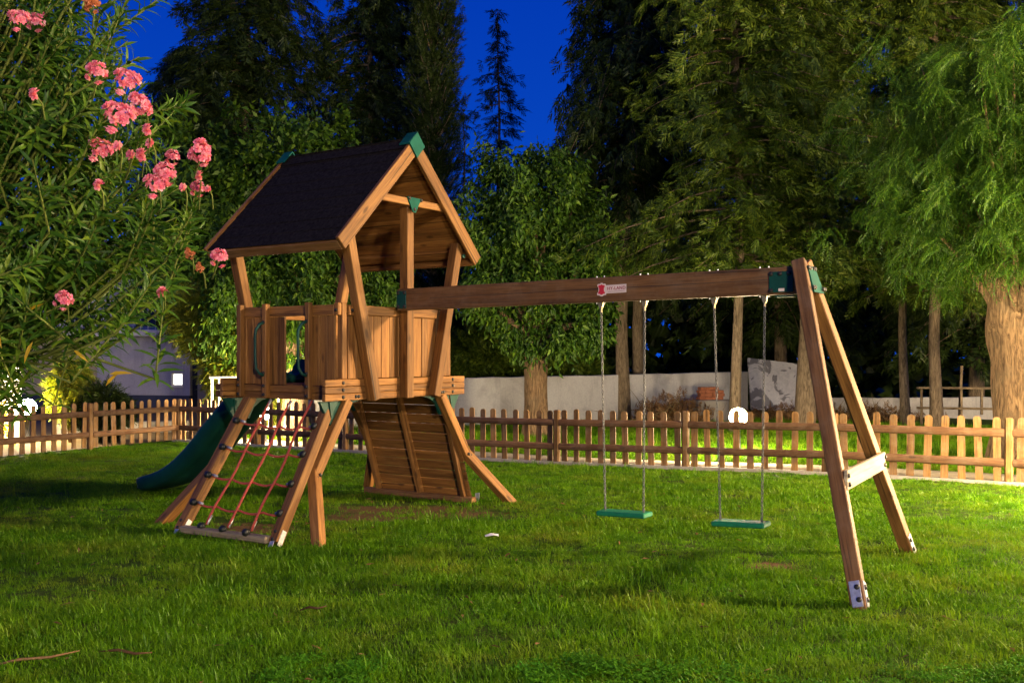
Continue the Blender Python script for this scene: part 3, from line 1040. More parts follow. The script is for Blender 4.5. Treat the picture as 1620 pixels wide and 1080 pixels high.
for p in (tl, tr, bl2, br2):
    for k in (-.02, .02):
        bolt(fpl, p + Vector((k + .02, -.068, -.03 if p.z > 2.2 else .02)), (0, -1, 0))
# hanger bolts that stand proud of the beam top
hb = MB()
lathe(hb, [(0, .014), (.006, .014), (.006, -.005)], 6)
HB = hb.mesh('hanger_bolt', M['steel'])
def beam_w(v):
    return 2.122 + (2.155 - 2.122) * (0.055 - v) / 3.955
CH = [-2.146, -2.551, -3.155, -3.564]
for v in CH:
    for k in (-.035, .035):
        obj('hanger_bolt', HB, sb, TW @ Matrix.Translation((-.06, v + k, beam_w(v) + .103)))
        obj('hanger_bolt', HB, sb, TW @ Matrix.Translation((-.06, v + k, beam_w(v) - .103)) @ Matrix.Rotation(math.pi, 4, 'X'))

# printed sticker on the beam: white field, red hide emblem, lettering
def sticker():
    u = -0.0985
    def place(px, py):            # sticker plane: x runs towards -v, y up
        return Matrix(((0, 0, -1, u), (-1, 0, 0, -2.135 - 0.0), (0, 1, 0, 2.138), (0, 0, 0, 1)))
    PM = place(0, 0) @ Matrix.Translation((.004, 0, 0)) @ Matrix.Scale(.90, 4)
    b = MB()
    tilt = 0.02
    prism(b, [(0.045, -0.036), (0.298, -0.031), (0.298, 0.046), (0.045, 0.040)], 0.003, PM)
    hide = [(0.0, 1.0), (0.18, 0.98), (0.30, 0.84), (0.52, 0.88), (0.80, 0.80), (0.86, 0.55), (0.66, 0.36), (0.60, 0.0), (0.66, -0.34), (0.90, -0.58), (0.86, -0.84), (0.55, -0.86), (0.34, -0.92), (0.16, -1.04)]
    hide = hide + [(-x, y) for x, y in hide[::-1] if x > 0]
    prism(b, [(0.042 + x * 0.054, 0.003 + y * 0.061) for x, y in hide], 0.0032, PM)
    st = obj('sticker', b.mesh('sticker', M['white_print']), T, TW)
    b = MB()
    prism(b, [(0.042 + x * 0.040, 0.003 + y * 0.047) for x, y in hide], 0.003, Matrix.Translation((-.0022, 0, 0)) @ PM)
    obj('emblem', b.mesh('emblem', M['red_print']), st, TW)
    cu = bpy.data.curves.new('lettering', 'FONT')
    cu.body = 'HY-LAND'
    cu.size = 0.050
    cu.extrude = 0.0006
    cu.offset = 0.0010
    cu.space_character = 1.10
    to = bpy.data.objects.new('tmp', cu)
    COL.objects.link(to)
    dg = bpy.context.evaluated_depsgraph_get()
    me = bpy.data.meshes.new_from_object(to.evaluated_get(dg))
    bpy.data.objects.remove(to)
    xs = [v.co.x for v in me.vertices]
    k = 0.188 / (max(xs) - min(xs))
    me.materials.clear()
    me.materials.append(M['text_print'])
    LM = TW @ Matrix.Translation((-.0025, 0, 0)) @ PM @ Matrix.Translation((0.101, -0.004, 0)) @ Matrix.Rotation(0.02, 4, 'Z') @ Matrix.Scale(k, 4)
    obj('lettering', me, st, LM)
    b = MB()
    x = 0.108
    while x < 0.282:
        w = random.uniform(.004, .011)
        prism(b, [(x, -0.024 + (x - .1) * .02), (x + w, -0.024 + (x - .1) * .02), (x + w, -0.016 + (x - .1) * .02), (x, -0.016 + (x - .1) * .02)], 0.002, Matrix.Translation((-.0018, 0, 0)) @ PM)
        x += w + .0035
    obj('small_print', b.mesh('small_print', M['grey_print']), st, TW)
sticker()

# ------------------------------------------------------------------ swings (hang from the beam: things of their own)
def chain_mesh(p0, p1, name='chain'):
    p0, p1 = Vector(p0), Vector(p1)
    L = (p1 - p0).length
    pitch = 0.030
    n = int(L / pitch)
    b = MB()
    d = (p1 - p0) / n
    fr0 = frame(p0, d, (1, 0, 0)).to_3x3()
    for i in range(n):
        c = p0 + d * (i + 0.5)
        ang = (math.pi / 2 if i % 2 else 0) + 0.5
        V, F = [], []
        hl, hw, r = 0.0135 + .005, 0.0088, 0.0040
        m, k = 8, 4
        for j in range(m):
            t = 2 * math.pi * j / m
            cx, cz = hw * math.cos(t), hl * math.sin(t)
            ox, oz = math.cos(t), math.sin(t)
            for q in range(k):
                a = 2 * math.pi * q / k
                lx = cx + ox * r * math.cos(a)
                lz = cz + oz * r * math.cos(a)
                ly = r * math.sin(a)
                x = lx * math.cos(ang) - ly * math.sin(ang)
                y = lx * math.sin(ang) + ly * math.cos(ang)
                V.append(c + fr0 @ Vector((x, y, lz)))
        for j in range(m):
            for q in range(k):
                j2, q2 = (j + 1) % m, (q + 1) % k
                F.append((j * k + q, j2 * k + q, j2 * k + q2, j * k + q2))
        b.add(V, F)
    return b.mesh(name, M['chain'], True)

def swing(label, va, vb, sa, sbv, wa, wb):
    mid_v = (sa + sbv) / 2
    root = thing('swing', label, 'swing', TW @ Matrix.Translation((-.05, mid_v, (wa + wb) / 2 - .05)), 'swings hanging from the beam')
    for v, s_, w in ((va, sa, wa), (vb, sbv, wb)):
        tz = beam_w(v) - .104
        b = MB()
        prism(b, [(-.022, 0), (.022, 0), (.015, -.04), (.006, -.058), (-.006, -.058), (-.015, -.04)], 0.03, Matrix(((0, 0, 1, -.05), (1, 0, 0, v), (0, 1, 0, tz - .001), (0, 0, 0, 1))))
        tube(b, [(-.05, v, tz - .05), (-.05, v, tz - .085)], 0.010, 8)
        obj('hanger', b.mesh('hanger', M['brass']), root, TW)
        obj('chain', chain_mesh((-.05, v, tz - .075), (-.05, s_, w - .02)), root, TW)
        b = MB()
        tube(b, [(-.05, s_, w - .05), (-.05, s_, w + .012)], 0.009, 6)
        obj('eye_bolt', b.mesh('eye_bolt', M['chain']), root, TW)
    # seat: a rubber plank with softened edges
    w_ = (wa + wb) / 2 - 0.045
    b = MB()
    half = abs(sbv - sa) / 2 + 0.045
    V, F = cham_box(0.17, half * 2, 0.040, 0.012)
    b.add(V, F)
    mm = TW @ Matrix.Translation((-.05, mid_v, w_)) @ Matrix.Rotation(math.atan2(wb - wa, sbv - sa) if sbv > sa else math.atan2(wa - wb, sa - sbv), 4, 'X')
    obj('seat', b.mesh('seat', M['green_seat']), root, mm)
swing('green plank swing on two chains nearest the play tower', CH[0], CH[1], -2.185, -2.54, 0.315, 0.325)
swing('green plank swing on two chains beside the A-frame legs', CH[2], CH[3], -3.205, -3.54, 0.325, 0.340)

# ------------------------------------------------------------------ lamps
LAMP_L = 620.0
def globe_lamp(x, y, h, r, strength, label, col=(1.0, 0.78, 0.48)):
    z0 = float(terrain(x, y))
    root = thing('garden_lamp', label, 'lamp', Matrix.Translation((x, y, z0)), 'garden lamps')
    b = MB()
    lathe(b, [(0, 0), (.09, 0), (.09, .03), (.04, .05), (.035, h - r - .03), (.07, h - r - .01), (.075, h - r + .01), (0, h - r + .01)], 14)
    obj('lamp_post', b.mesh('lamp_post', M['lamp_metal'], True), root, Matrix.Translation((x, y, z0)))
    b = MB()
    lathe(b, [(max(1e-4, r * math.sin(t)), -r * math.cos(t)) for t in np.linspace(0, math.pi, 11)], 18, (0, 0, h))
    mt = emit_mat('lamp_glow', col, strength)
    obj('globe', b.mesh('globe', mt, True), root, Matrix.Translation((x, y, z0)))
    return root
WARM = (1.0, 0.76, 0.44)
globe_lamp(3.66, 16.1, 0.63, 0.145, 1500, 'small lit globe lamp behind the fence, between the two swings', WARM)
globe_lamp(-4.72, 19.0, 0.60, 0.145, 1300, 'small lit globe lamp hidden behind the top of the slide', WARM)
globe_lamp(-9.1, 18.7, 0.70, 0.16, 650, 'small lit globe lamp behind the short fence by the white pillar', WARM)
globe_lamp(6.75, 10.1, 0.95, 0.145, 2700, 'small globe lamp on the lawn to the right of the swings', (1.0, 0.74, 0.40))
globe_lamp(11.0, 7.2, 5.0, 0.45, 1850, 'tall garden lamp on the lawn far to the right', (1.0, 0.72, 0.38))
globe_lamp(3.2, -3.0, 1.25, 0.18, 1300, 'low garden lamp on the lawn close behind the viewer', (1.0, 0.80, 0.52))
globe_lamp(7.0, -20.0, 8.0, 0.60, 1400, 'tall garden lamp on the lawn behind the viewer', (1.0, 0.82, 0.58))

# ------------------------------------------------------------------ foliage tools
def unit(a):
    return a / np.maximum(1e-9, np.linalg.norm(a, axis=-1, keepdims=True))

def basis(d, n):
    """rotation matrices whose x axis is d and whose z axis is as near n as it can be"""
    d = unit(d)
    y = unit(np.cross(n, d))
    z = np.cross(d, y)
    return np.stack([d, y, z], -1)

def scatter(tv, tf, Rm, pos, sc):
    tv = np.asarray(tv, float)
    tf = np.asarray(tf)
    n, k = len(pos), len(tv)
    sc = np.asarray(sc, float)
    if sc.ndim == 1:
        sc = sc[:, None].repeat(3, 1)
    P = tv[None] * sc[:, None, :]
    V = np.einsum('nij,nkj->nki', Rm, P) + pos[:, None, :]
    F = tf[None] + (np.arange(n) * k)[:, None, None]
    return V.reshape(-1, 3), F.reshape(-1, tf.shape[1])

# leaf outlines, unit length along x
LEAF = (np.array([(0, 0, 0), (.35, .24, .03), (1, 0, -.12), (.35, -.24, .03)]), np.array([(0, 1, 2, 3)]))
LEAF_OVAL = (np.array([(0, 0, 0), (.28, .21, .04), (.62, .15, -.02), (1, 0, -.24), (.62, -.15, -.02), (.28, -.21, .04)]), np.array([(0, 1, 2, 3), (0, 3, 4, 5)]))
LEAF_LOBED = (np.array([(0, 0, 0), (.10, .36, .0), (.48, .46, -.05), (.62, .20, 0), (1, 0, -.16), (.62, -.20, 0), (.48, -.46, -.05), (.10, -.36, .0), (.35, 0, .05)]),
              np.array([(0, 8, 1), (1, 8, 2), (2, 8, 3), (3, 8, 4), (4, 8, 5), (5, 8, 6), (6, 8, 7), (7, 8, 0)]))
LANCE = (np.array([(0, .012, 0), (0, -.012, 0), (.30, .085, .045), (.30, -.085, .045), (.30, 0, .02), (.68, .07, -.01), (.68, -.07, -.01), (.68, 0, -.035), (1, 0, -.16)]),
         np.array([(0, 1, 4), (0, 4, 2), (1, 3, 4), (2, 4, 7), (2, 7, 5), (4, 3, 6), (4, 6, 7), (5, 7, 8), (7, 6, 8)]))
def fan(k, spread, droop, seed, wid=0.026):
    """a flat conifer spray: slender needles along a spine, one triangle each"""
    r = np.random.default_rng(seed)
    V, F = [], []
    for i in range(k):
        t = i / (k - 1)
        side = -1 if i % 2 else 1
        x0 = 0.70 * t
        L = 0.46 * (1 - 0.55 * t) * r.uniform(.7, 1.25)
        a = side * spread * r.uniform(.6, 1.25)
        if i == k - 1:
            a = 0
        d = np.array([math.cos(a), math.sin(a), -droop * r.uniform(.2, 1.4)])
        p = np.array([x0, 0, -droop * 0.6 * x0 * x0])
        s = np.array([-math.sin(a), math.cos(a), r.uniform(-.8, .8)]) * wid * r.uniform(.7, 1.5)
        b = len(V)
        V += [p + d * L * .12 + s, p + d * L * .12 - s, p + d * L]
        F.append((b, b + 1, b + 2))
    return np.array(V), np.array(F)
FANS = [fan(17, .75, .35, 3), fan(17, .6, .7, 4), fan(17, .9, .2, 5)]
def pinnate(k, seed, curve=0.55):
    r = np.random.default_rng(seed)
    V, F = [], []
    for i in range(k):
        t = (i + 1) / k
        x0, z0 = t, -curve * t * t
        for side in (-1, 1):
            a = side * r.uniform(.75, 1.1)
            L = .22 * (1 - .35 * t)
            d = np.array([math.cos(a), math.sin(a), -curve * t - r.uniform(0, .3)])
            p = np.array([x0, 0, z0])
            s = np.array([-math.sin(a), math.cos(a), 0.2]) * .062
            b = len(V)
            V += [p + s * .4, p + d * L * .45 + s, p + d * L, ]
            F.append((b, b + 1, b + 2))
    return np.array(V), np.array(F)
PINN = [pinnate(10, 1), pinnate(11, 2, .9), pinnate(9, 3, .35)]

def rnd_dir(n):
    return unit(RNG.normal(size=(n, 3)))

def part_mesh(name, chunks, mat, parent, **props):
    """join same-arity chunks (V,F) into one part (foliage: stuff)"""
    Vs, Fs, b = [], [], 0
    for V, F in chunks:
        Vs.append(V)
        Fs.append(F + b)
        b += len(V)
    V, F = np.concatenate(Vs), np.concatenate(Fs)
    return obj(name, mesh_np(name, V, F, mat), parent, None, kind='stuff', **props)

def trunk(root, pts, rads, mat, name='trunk', n=14, rough=0.06, flare=True, seed=0):
    pts = [Vector(p) for p in pts]
    # resample
    P, Rr = [], []
    for i in range(len(pts) - 1):
        m = 6
        for k in range(m):
            t = k / m
            P.append(pts[i].lerp(pts[i + 1], t))
            Rr.append(rads[i] + (rads[i + 1] - rads[i]) * t)
    P.append(pts[-1]); Rr.append(rads[-1])
    b = MB()
    tube(b, P, Rr, n)
    V = np.array(b.v)
    m = len(P)
    for i in range(m):
        for k in range(n):
            j = i * n + k
            c = np.array(P[i])
            d = V[j] - c
            q = noise.noise(Vector((math.cos(k / n * 6.283) * 1.2 + seed, math.sin(k / n * 6.283) * 1.2, i * 0.22))) * rough * 2.2
            fl = 1.0
            if flare and i < 5:
                fl += (5 - i) / 5 * 0.16 * (1 + 0.9 * math.sin(3 * k / n * 6.283 + seed))
            V[j] = c + d * (1 + q) * fl
    b.v = [tuple(v) for v in V]
    return obj(name, b.mesh(name, mat, True), root)

def limb_set(root, base, ends, r0, mat, n=6):
    b = MB()
    for e in ends:
        a, e = Vector(base), Vector(e)
        m = a.lerp(e, .5) + Vector((random.uniform(-.2, .2), random.uniform(-.2, .2), random.uniform(.05, .35)))
        pts = [a.lerp(m, t) * (1 - t) + m.lerp(e, t) * t for t in (0, .25, .5, .75, 1)]
        tube(b, pts, [r0, r0 * .7, r0 * .5, r0 * .32, r0 * .12], n)
    return obj('limbs', b.mesh('limb', mat, True), root, name and None) if False else obj('limb', b.mesh('limb', mat, True), root)

def broad_tree(label, cat, x, y, clumps, leaf_n, leaf_s, mat, trunk_pts, trunk_r, bark, droop=0.5, group=None, name='broadleaf_tree', template=LEAF_OVAL, kinds=None):
    z0 = float(terrain(x, y))
    root = thing(name, label, cat, Matrix.Translation((x, y, z0)), group)
    tp = [(x + p[0], y + p[1], z0 + p[2]) for p in trunk_pts]
    if trunk_pts:
        trunk(root, tp, trunk_r, bark, seed=x)
        tops = [(x + c[0], y + c[1], z0 + c[2]) for c in clumps]
        fork = tp[3] if len(tp) > 4 else tp[-1]
        limb_set(root, (fork[0], fork[1], fork[2] - .15), tops, trunk_r[min(3, len(tp) - 1)] * .55, bark)
    tot = sum(c[3] ** 2 for c in clumps)
    ch = []
    for (cx, cy, cz, r, *rz) in clumps:
        rz = rz[0] if rz else r
        n = int(leaf_n * r * r / tot)
        # sub clumps on the shell of the clump
        m = max(7, int(n / 110))
        d = rnd_dir(m)
        sc = np.stack([d[:, 0] * r, d[:, 1] * r, d[:, 2] * rz], 1) * RNG.uniform(.4, 1.25, (m, 1))
        idx = RNG.integers(0, m, n)
        p = sc[idx] + RNG.normal(size=(n, 3)) * np.array([.19, .19, .17]) * (0.5 + r * .25)
        p[:, 2] -= (np.abs(RNG.normal(size=n)) * .16) * (RNG.uniform(size=n) < .5)
        pos = p + np.array([x + cx, y + cy, z0 + cz])
        out = unit(p)
        ax = unit(out * .7 + RNG.normal(size=(n, 3)) * .55 + np.array([0, 0, -droop]))
        nm = unit(out + RNG.normal(size=(n, 3)) * .6 + np.array([0, 0, .5]))
        ch.append(scatter(*template, basis(ax, nm), pos, leaf_s * RNG.uniform(.45, 1.35, n)))
    part_mesh('crown', ch, mat, root)
    return root

def conifer(label, x, y, height, crown0, prof, n_br, sprays, spray_s, mat, trunk_r, droop=0.35, bark=None, lean=0.0, group=None, clump=0.0, name='conifer_tree', upright=0.0, seed=1, split=False):
    """prof(t) = branch length at t (0 crown base .. 1 tip)"""
    rg = np.random.default_rng(seed)
    z0 = float(terrain(x, y))
    root = thing(name, label, 'tree', Matrix.Translation((x, y, z0)), group)
    nseg = 7
    tp = [(x + lean * (i / nseg) + 0.05 * math.sin(i * 1.7 + x), y + .05 * math.cos(i * 1.3), z0 - .05 + height * i / nseg) for i in range(nseg + 1)]
    trunk(root, tp, [trunk_r * (1 - .9 * i / nseg) for i in range(nseg + 1)], bark or M['bark_thin'], n=10, seed=x, rough=.04)
    b = MB()
    P, D, Nn, Sc = [], [], [], []
    ga = 2.399963
    for i in range(n_br):
        t = (i + rg.uniform(0, 1)) / n_br
        z = crown0 + (height - crown0) * t
        az = i * ga + rg.uniform(-.5, .5)
        nz = noise.noise(Vector((math.cos(az) * 1.1 + x, math.sin(az) * 1.1 + y, z * .45)))
        L = max(0.12, prof(t)) * (1 + clump * nz * 1.6) * rg.uniform(.72, 1.12)
        if L < 0.1 or (clump > 0 and nz < -0.42):
            continue
        h = np.array([math.cos(az), math.sin(az), 0.0])
        a = np.array([x + lean * z / height, y, z0 + z])
        # drooping (or rising) branch
        pts = [a + h * L * s + np.array([0, 0, (-droop * s * s + upright * s) * L]) for s in (0, .35, .7, 1)]
        tube(b, [Vector(p) for p in pts], [.028, .02, .012, .005], 4, False)
        k = max(3, int(sprays * (0.35 + L / 1.6)))
        s = rg.uniform(.02, 1.05, k) ** .75
        base = a + h[None] * (L * s)[:, None] + np.stack([0 * s, 0 * s, (-droop * s * s + upright * s) * L], 1)
        base = base + rg.normal(size=(k, 3)) * np.array([.10, .10, .08]) * (.6 + L * .45)
        side = np.cross(h, (0, 0, 1.0))
        dv = h[None] * rg.uniform(.2, 1, (k, 1)) + side[None] * rg.normal(0, .8, (k, 1)) + np.array([0, 0, 1.0])[None] * rg.normal(-droop * 1.2 + upright * 1.2, .4, (k, 1))
        P.append(base); D.append(dv)
        Nn.append(np.array([0, 0, 1.0])[None] + rg.normal(size=(k, 3)) * .45)
        Sc.append(spray_s * rg.uniform(.6, 1.3, k))
    P, D, Nn, Sc = map(np.concatenate, (P, D, Nn, Sc))
    obj('branches', b.mesh('branches', bark or M['bark_thin'], True), root, kind='stuff')
    ch = []
    idx = rg.integers(0, len(FANS), len(P))
    for q in range(len(FANS)):
        m = idx == q
        ch.append(scatter(*FANS[q], basis(D[m], Nn[m]), P[m], Sc[m]))
    part_mesh('crown', ch, mat, root)
    return root

# ------------------------------------------------------------------ trees beyond the fence
def spire(rmax, p=1.0, sh=.15):
    return lambda t: rmax * min(1, (t + .02) / sh) ** .6 * (1 - max(0, t - sh) / (1 - sh)) ** p if t < 1 else .1
def full(rmax):
    return lambda t: rmax * (min(1, (t + .12) / .22)) ** .7 * (1 - t ** 3) ** .6

GT = 'tall conifers beyond the fence'
conifer('tall dark ragged cypress behind the left end of the roof', -7.6, 28.5, 16.5, 2.6, full(2.2), 270, 32, .56, M['needles_dark'], .18, .35, group=GT, clump=.42, seed=2)
conifer('tall dark cypress with ragged gaps behind the middle of the roof', -4.2, 29.5, 16.5, 2.6, full(1.7), 260, 31, .54, M['needles_dark'], .18, .4, group=GT, clump=.45, seed=3)
conifer('narrow columnar cypress rising behind the roof peak', -2.15, 27.0, 15.5, .8, full(.74), 520, 32, .32, M['needles_dark'], .18, -.2, group=GT, clump=.22, upright=.9, seed=4, name='columnar_cypress')
conifer('slender far spruce spire alone against the sky', -0.55, 40.0, 15.6, 3.0, spire(2.3, 1.0, .1), 86, 18, .48, M['needles_dark'], .14, .35, group=GT, clump=.6, seed=5, name='spruce_tree')
conifer('small dark spruce top beside the columnar cypress', -1.9, 39.0, 11.3, 3.0, spire(1.1, .9, .1), 60, 15, .42, M['needles_dark'], .12, .35, group=GT, clump=.5, seed=6, name='spruce_tree')
conifer('dark drooping cedar with pale trunk left of the near pair of trunks', 2.72, 24.6, 17.5, 4.3, full(1.9), 190, 23, .56, M['needles_dark'], .17, .75, group=GT, clump=.6, seed=7, name='cedar_tree', lean=.25)
conifer('dark cedar whose trunk stands just right of its paler twin', 3.3, 25.8, 17.0, 4.6, full(1.75), 170, 22, .56, M['needles_dark'], .16, .7, group=GT, clump=.55, seed=8, name='cedar_tree')
conifer('olive conifer whose trunk rises straight behind the globe lamp', 4.62, 20.4, 15.0, 3.3, full(1.8), 230, 32, .42, M['needles'], .115, .28, group=GT, clump=.75, seed=9)
conifer('olive conifer with a wide pale trunk base behind the A-frame', 6.15, 20.8, 15.5, 3.6, full(1.9), 240, 32, .43, M['needles'], .20, .28, group=GT, clump=.75, seed=10)
conifer('olive conifer with slim trunk right of the A-frame', 8.75, 22.2, 15.0, 3.0, full(1.95), 230, 32, .42, M['needles'], .10, .28, group=GT, clump=.75, seed=11)
conifer('olive conifer with slim trunk beside the ladder rails', 8.95, 21.0, 14.0, 2.9, full(1.7), 220, 31, .41, M['needles'], .125, .28, group=GT, clump=.75, seed=12)
conifer('dark conifer standing further back between the olive conifers', 7.4, 27.5, 16.5, 2.2, full(2.4), 170, 22, .62, M['needles_dark'], .18, .5, group=GT, clump=.4, seed=13)
conifer('dark conifer far back at the right edge of the grove', 12.6, 27.0, 17.0, 2.0, full(2.9), 170, 22, .68, M['needles_dark'], .2, .5, group=GT, clump=.35, seed=14)
conifer('dark conifer far left behind the oleander', -13.0, 39.5, 14.0, 4.0, full(2.6), 180, 24, .6, M['needles_dark'], .2, .5, group=GT, clump=.4, seed=15)

# leafy tree right of the tower
broad_tree('leafy mulberry tree with thick pale trunk standing between tower and swings', 'tree', 0.50, 20.6,
           [(-.55, 0, 3.1, .85), (.55, .1, 2.6, .75), (.9, 0, 3.5, .8), (-.95, .2, 4.1, .8), (0, -.2, 4.4, 1.0), (.75, .1, 4.7, .8), (-.3, 0, 5.3, .85), (.35, 0, 5.6, .6), (-1.1, 0, 3.0, .5), (.35, -.5, 2.05, .42), (1.1, -.1, 2.35, .4), (-.5, -.4, 2.3, .4)],
           27000, .132, M['leaf'], [(0, 0, -.1), (0, 0, .8), (-.02, 0, 1.6), (-.04, 0, 2.05), (-.12, 0, 2.6), (-.10, .05, 3.4), (0, 0, 4.6)], [.28, .24, .25, .26, .17, .11, .05], M['bark_pale'], .75, name='mulberry_tree')
# bright tree behind the tower
broad_tree('bright leafy tree whose pale trunk shows through the tower door', 'tree', -4.35, 19.9,
           [(-.9, 0, 2.7, .8), (.6, 0, 2.6, .8), (1.2, .3, 2.3, .7), (-1.4, .1, 2.35, .6), (0, 0, 3.3, 1.0), (1.0, 0, 3.4, .9), (-1.0, 0, 3.6, .9), (.2, -.4, 2.2, .55), (1.9, .2, 2.7, .6)],
           23000, .128, M['leaf'], [(0, 0, -.1), (.02, 0, .8), (.05, 0, 1.5), (.05, 0, 1.9), (.12, 0, 2.5), (.05, 0, 3.4)], [.30, .25, .24, .25, .16, .07], M['bark_pale'], .7, name='mulberry_tree')
broad_tree('tall feathery tree above the roof behind the bright one', 'tree', -5.6, 23.5,
           [(-1.2, 0, 4.6, 1.2), (.6, 0, 4.4, 1.3), (-.3, 0, 6.0, 1.35), (1.7, .2, 5.2, 1.2), (-1.9, 0, 6.0, 1.0), (1.0, 0, 6.6, .9), (2.6, .2, 4.3, 1.0), (-2.4, 0, 4.0, 1.0)],
           26000, .17, M['leaf'], [(0, 0, -.1), (.02, 0, 1.5), (0, 0, 3.6)], [.22, .18, .12], M['bark_brown'], .6, name='broadleaf_tree', template=LEAF)

# golden conifer shrub left of the tower, weeping shrub and dark bush by the lamp
def spray_bush(label, cat, name, x, y, blobs, n, s, mat, droop, up=0.0, stem=.06, group=None):
    z0 = float(terrain(x, y))
    root = thing(name, label, cat, Matrix.Translation((x, y, z0)), group)
    b = MB()
    for (cx, cy, cz, r, *_) in blobs:
        tube(b, [(x, y, z0 - .03), (x + cx * .4, y + cy * .4, z0 + cz * .5), (x + cx, y + cy, z0 + cz)], [stem, stem * .6, stem * .2], 6)
    obj('stem', b.mesh('stem', M['bark_brown'], True), root)
    ch = [[], [], []]
    tot = sum(q[3] ** 2 for q in blobs)
    for (cx, cy, cz, r, *rz) in blobs:
        rz = rz[0] if rz else r
        k = int(n * r * r / tot)
        d = rnd_dir(k)
        p = d * np.array([r, r, rz]) * RNG.uniform(.5, 1.05, (k, 1))
        ax = unit(d * .8 + RNG.normal(size=(k, 3)) * .4 + np.array([0, 0, up - droop]))
        nm = np.array([0, 0, 1.0]) + RNG.normal(size=(k, 3)) * .5
        q = RNG.integers(0, 3, k)
        for j in range(3):
            m = q == j
            ch[j].append(scatter(*FANS[j], basis(ax[m], nm[m]), (p + np.array([x + cx, y + cy, z0 + cz]))[m], s * RNG.uniform(.6, 1.3, m.sum())))
    for j, c in enumerate(ch[1:], 1):
        ch[0] += c
    # the fans differ in length: pad by joining quads of equal arity
    part_mesh('crown', ch[0], mat, root)
    return root
spray_bush('golden green conifer left of the tower reaching down to the fence', 'tree', 'golden_conifer', -6.0, 20.9,
           [(-.42, 0, 2.25, .55), (.1, 0, 2.5, .7), (.65, .1, 2.0, .65), (-.75, .1, 2.4, .40), (.3, -.2, 1.35, .6), (.75, 0, 1.1, .5, .8), (.1, -.1, 1.6, .5), (.3, .1, 3.0, .5), (-.5, .1, 2.7, .4)],
           5200, .40, M['needles_gold'], .25, .3)
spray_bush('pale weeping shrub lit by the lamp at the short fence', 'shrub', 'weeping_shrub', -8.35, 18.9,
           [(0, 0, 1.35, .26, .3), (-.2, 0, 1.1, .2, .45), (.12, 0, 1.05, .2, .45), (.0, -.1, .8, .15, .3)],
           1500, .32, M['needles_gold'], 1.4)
spray_bush('dark rounded bush in front of the grey building', 'bush', 'round_bush', -7.75, 18.9,
           [(0, 0, .75, .36, .38), (-.3, 0, .65, .28), (.28, 0, .6, .25), (0, 0, .4, .3)],
           2600, .22, M['needles_dark'], .1)
broad_tree('yellow flowering bush at the far left by the lamp', 'bush', -9.55, 18.3, [(0, 0, .35, .32), (.15, 0, .6, .25), (-.25, 0, .65, .3)], 900, .09, M['yellow_flower'], [], [], None, .1, name='flowering_bush', template=LEAF)

# shrubs behind the white wall
for i, (sx, sy, h, lab) in enumerate([(-.6, 25.0, 1.9, 'dark bushy shrub behind the white wall beside the tower'), (1.2, 25.5, 1.7, 'dark bushy shrub behind the white wall beside the mulberry trunk'),
                                      (-2.6, 25.2, 2.3, 'dark bushy shrub behind the white wall hidden by the tower')]):
    spray_bush(lab, 'shrub', 'shrub', sx, sy, [(0, 0, h * .75, .8), (.7, .1, h * .6, .7), (-.7, .1, h * .6, .7), (.2, -.1, h * 1.05, .55), (-.4, 0, h * .95, .5)], 2600, .40, M['needles'], .1, .3, group='shrubs behind the white wall')

# pepper tree at the right edge
def pepper_tree():
    x, y = 7.45, 14.6
    z0 = float(terrain(x, y))
    root = thing('pepper_tree', 'big pepper tree with hanging feathery leaves and thick trunk at the right', 'tree', Matrix.Translation((x, y, z0)))
    trunk(root, [(x, y, z0 - .1), (x, y, z0 + .6), (x - .02, y, z0 + 1.5), (x - .10, y, z0 + 2.1), (x - .22, y, z0 + 2.8), (x - .25, y, z0 + 3.8)], [.44, .37, .36, .38, .26, .10], M['bark_pale'], n=22, rough=.08, seed=3.3)
    b = MB()
    tips = []
    for i in range(40):
        a = i * 2.4 + random.uniform(-.3, .3)
        rr = random.uniform(.7, 2.5)
        zz = random.uniform(3.0, 6.5)
        zz = max(zz, 3.1 + .35 * rr)
        rr *= 1.0 - max(0, zz - 4.6) * .28
        e = Vector((x + rr * math.cos(a), y + rr * .85 * math.sin(a), z0 + zz))
        s = Vector((x - .09 + .16 * math.cos(a), y + .14 * math.sin(a), z0 + 1.95 + random.uniform(0, .5)))
        mdl = s.lerp(e, .5) + Vector((0, 0, random.uniform(.1, .5)))
        pts = [s.lerp(mdl, t) * (1 - t) + mdl.lerp(e, t) * t for t in (0, .2, .4, .6, .8, 1)]
        tube(b, pts, [.10, .07, .045, .03, .02, .008], 8)
        tips += [(e, 1.0), (pts[4], 1.0), (pts[3], .8), (pts[2], .4)]
    obj('limb', b.mesh('limb', M['bark_pale'], True), root)
    P, D = [], []
    for e, w in tips:
        m = int(10 * w)
        for q in range(m):
            o = np.array(e) + RNG.normal(size=3) * np.array([.34, .34, .26])
            h = np.append(unit(RNG.normal(size=2) + np.array([o[0] - x, o[1] - y]) * .4), 0)
            # a hanging strand: arches out then falls
            L = RNG.uniform(.3, .70)
            k = 9
            for t in np.linspace(0.1, 1, k):
                p = o + h * L * .55 * math.sin(t * 1.5) + np.array([0, 0, .22 * t - .62 * L * t * t])
                for _ in range(2):
                    P.append(p + RNG.normal(size=3) * .05)
                    D.append(h * RNG.uniform(.3, 1.1) + np.append(RNG.normal(size=2) * .7, -.1 - t * .5))
    P, D = np.array(P), np.array(D)
    n = len(P)
    idx = RNG.integers(0, 3, n)
    ch = []
    for q in range(3):
        m = idx == q
        ch.append(scatter(*PINN[q], basis(D[m], RNG.normal(size=(m.sum(), 3)) * .5 + np.array([0, 0, 1.0])), P[m], .27 * RNG.uniform(.7, 1.25, m.sum())))
    part_mesh('crown', ch, M['leaf_pepper'], root)
pepper_tree()

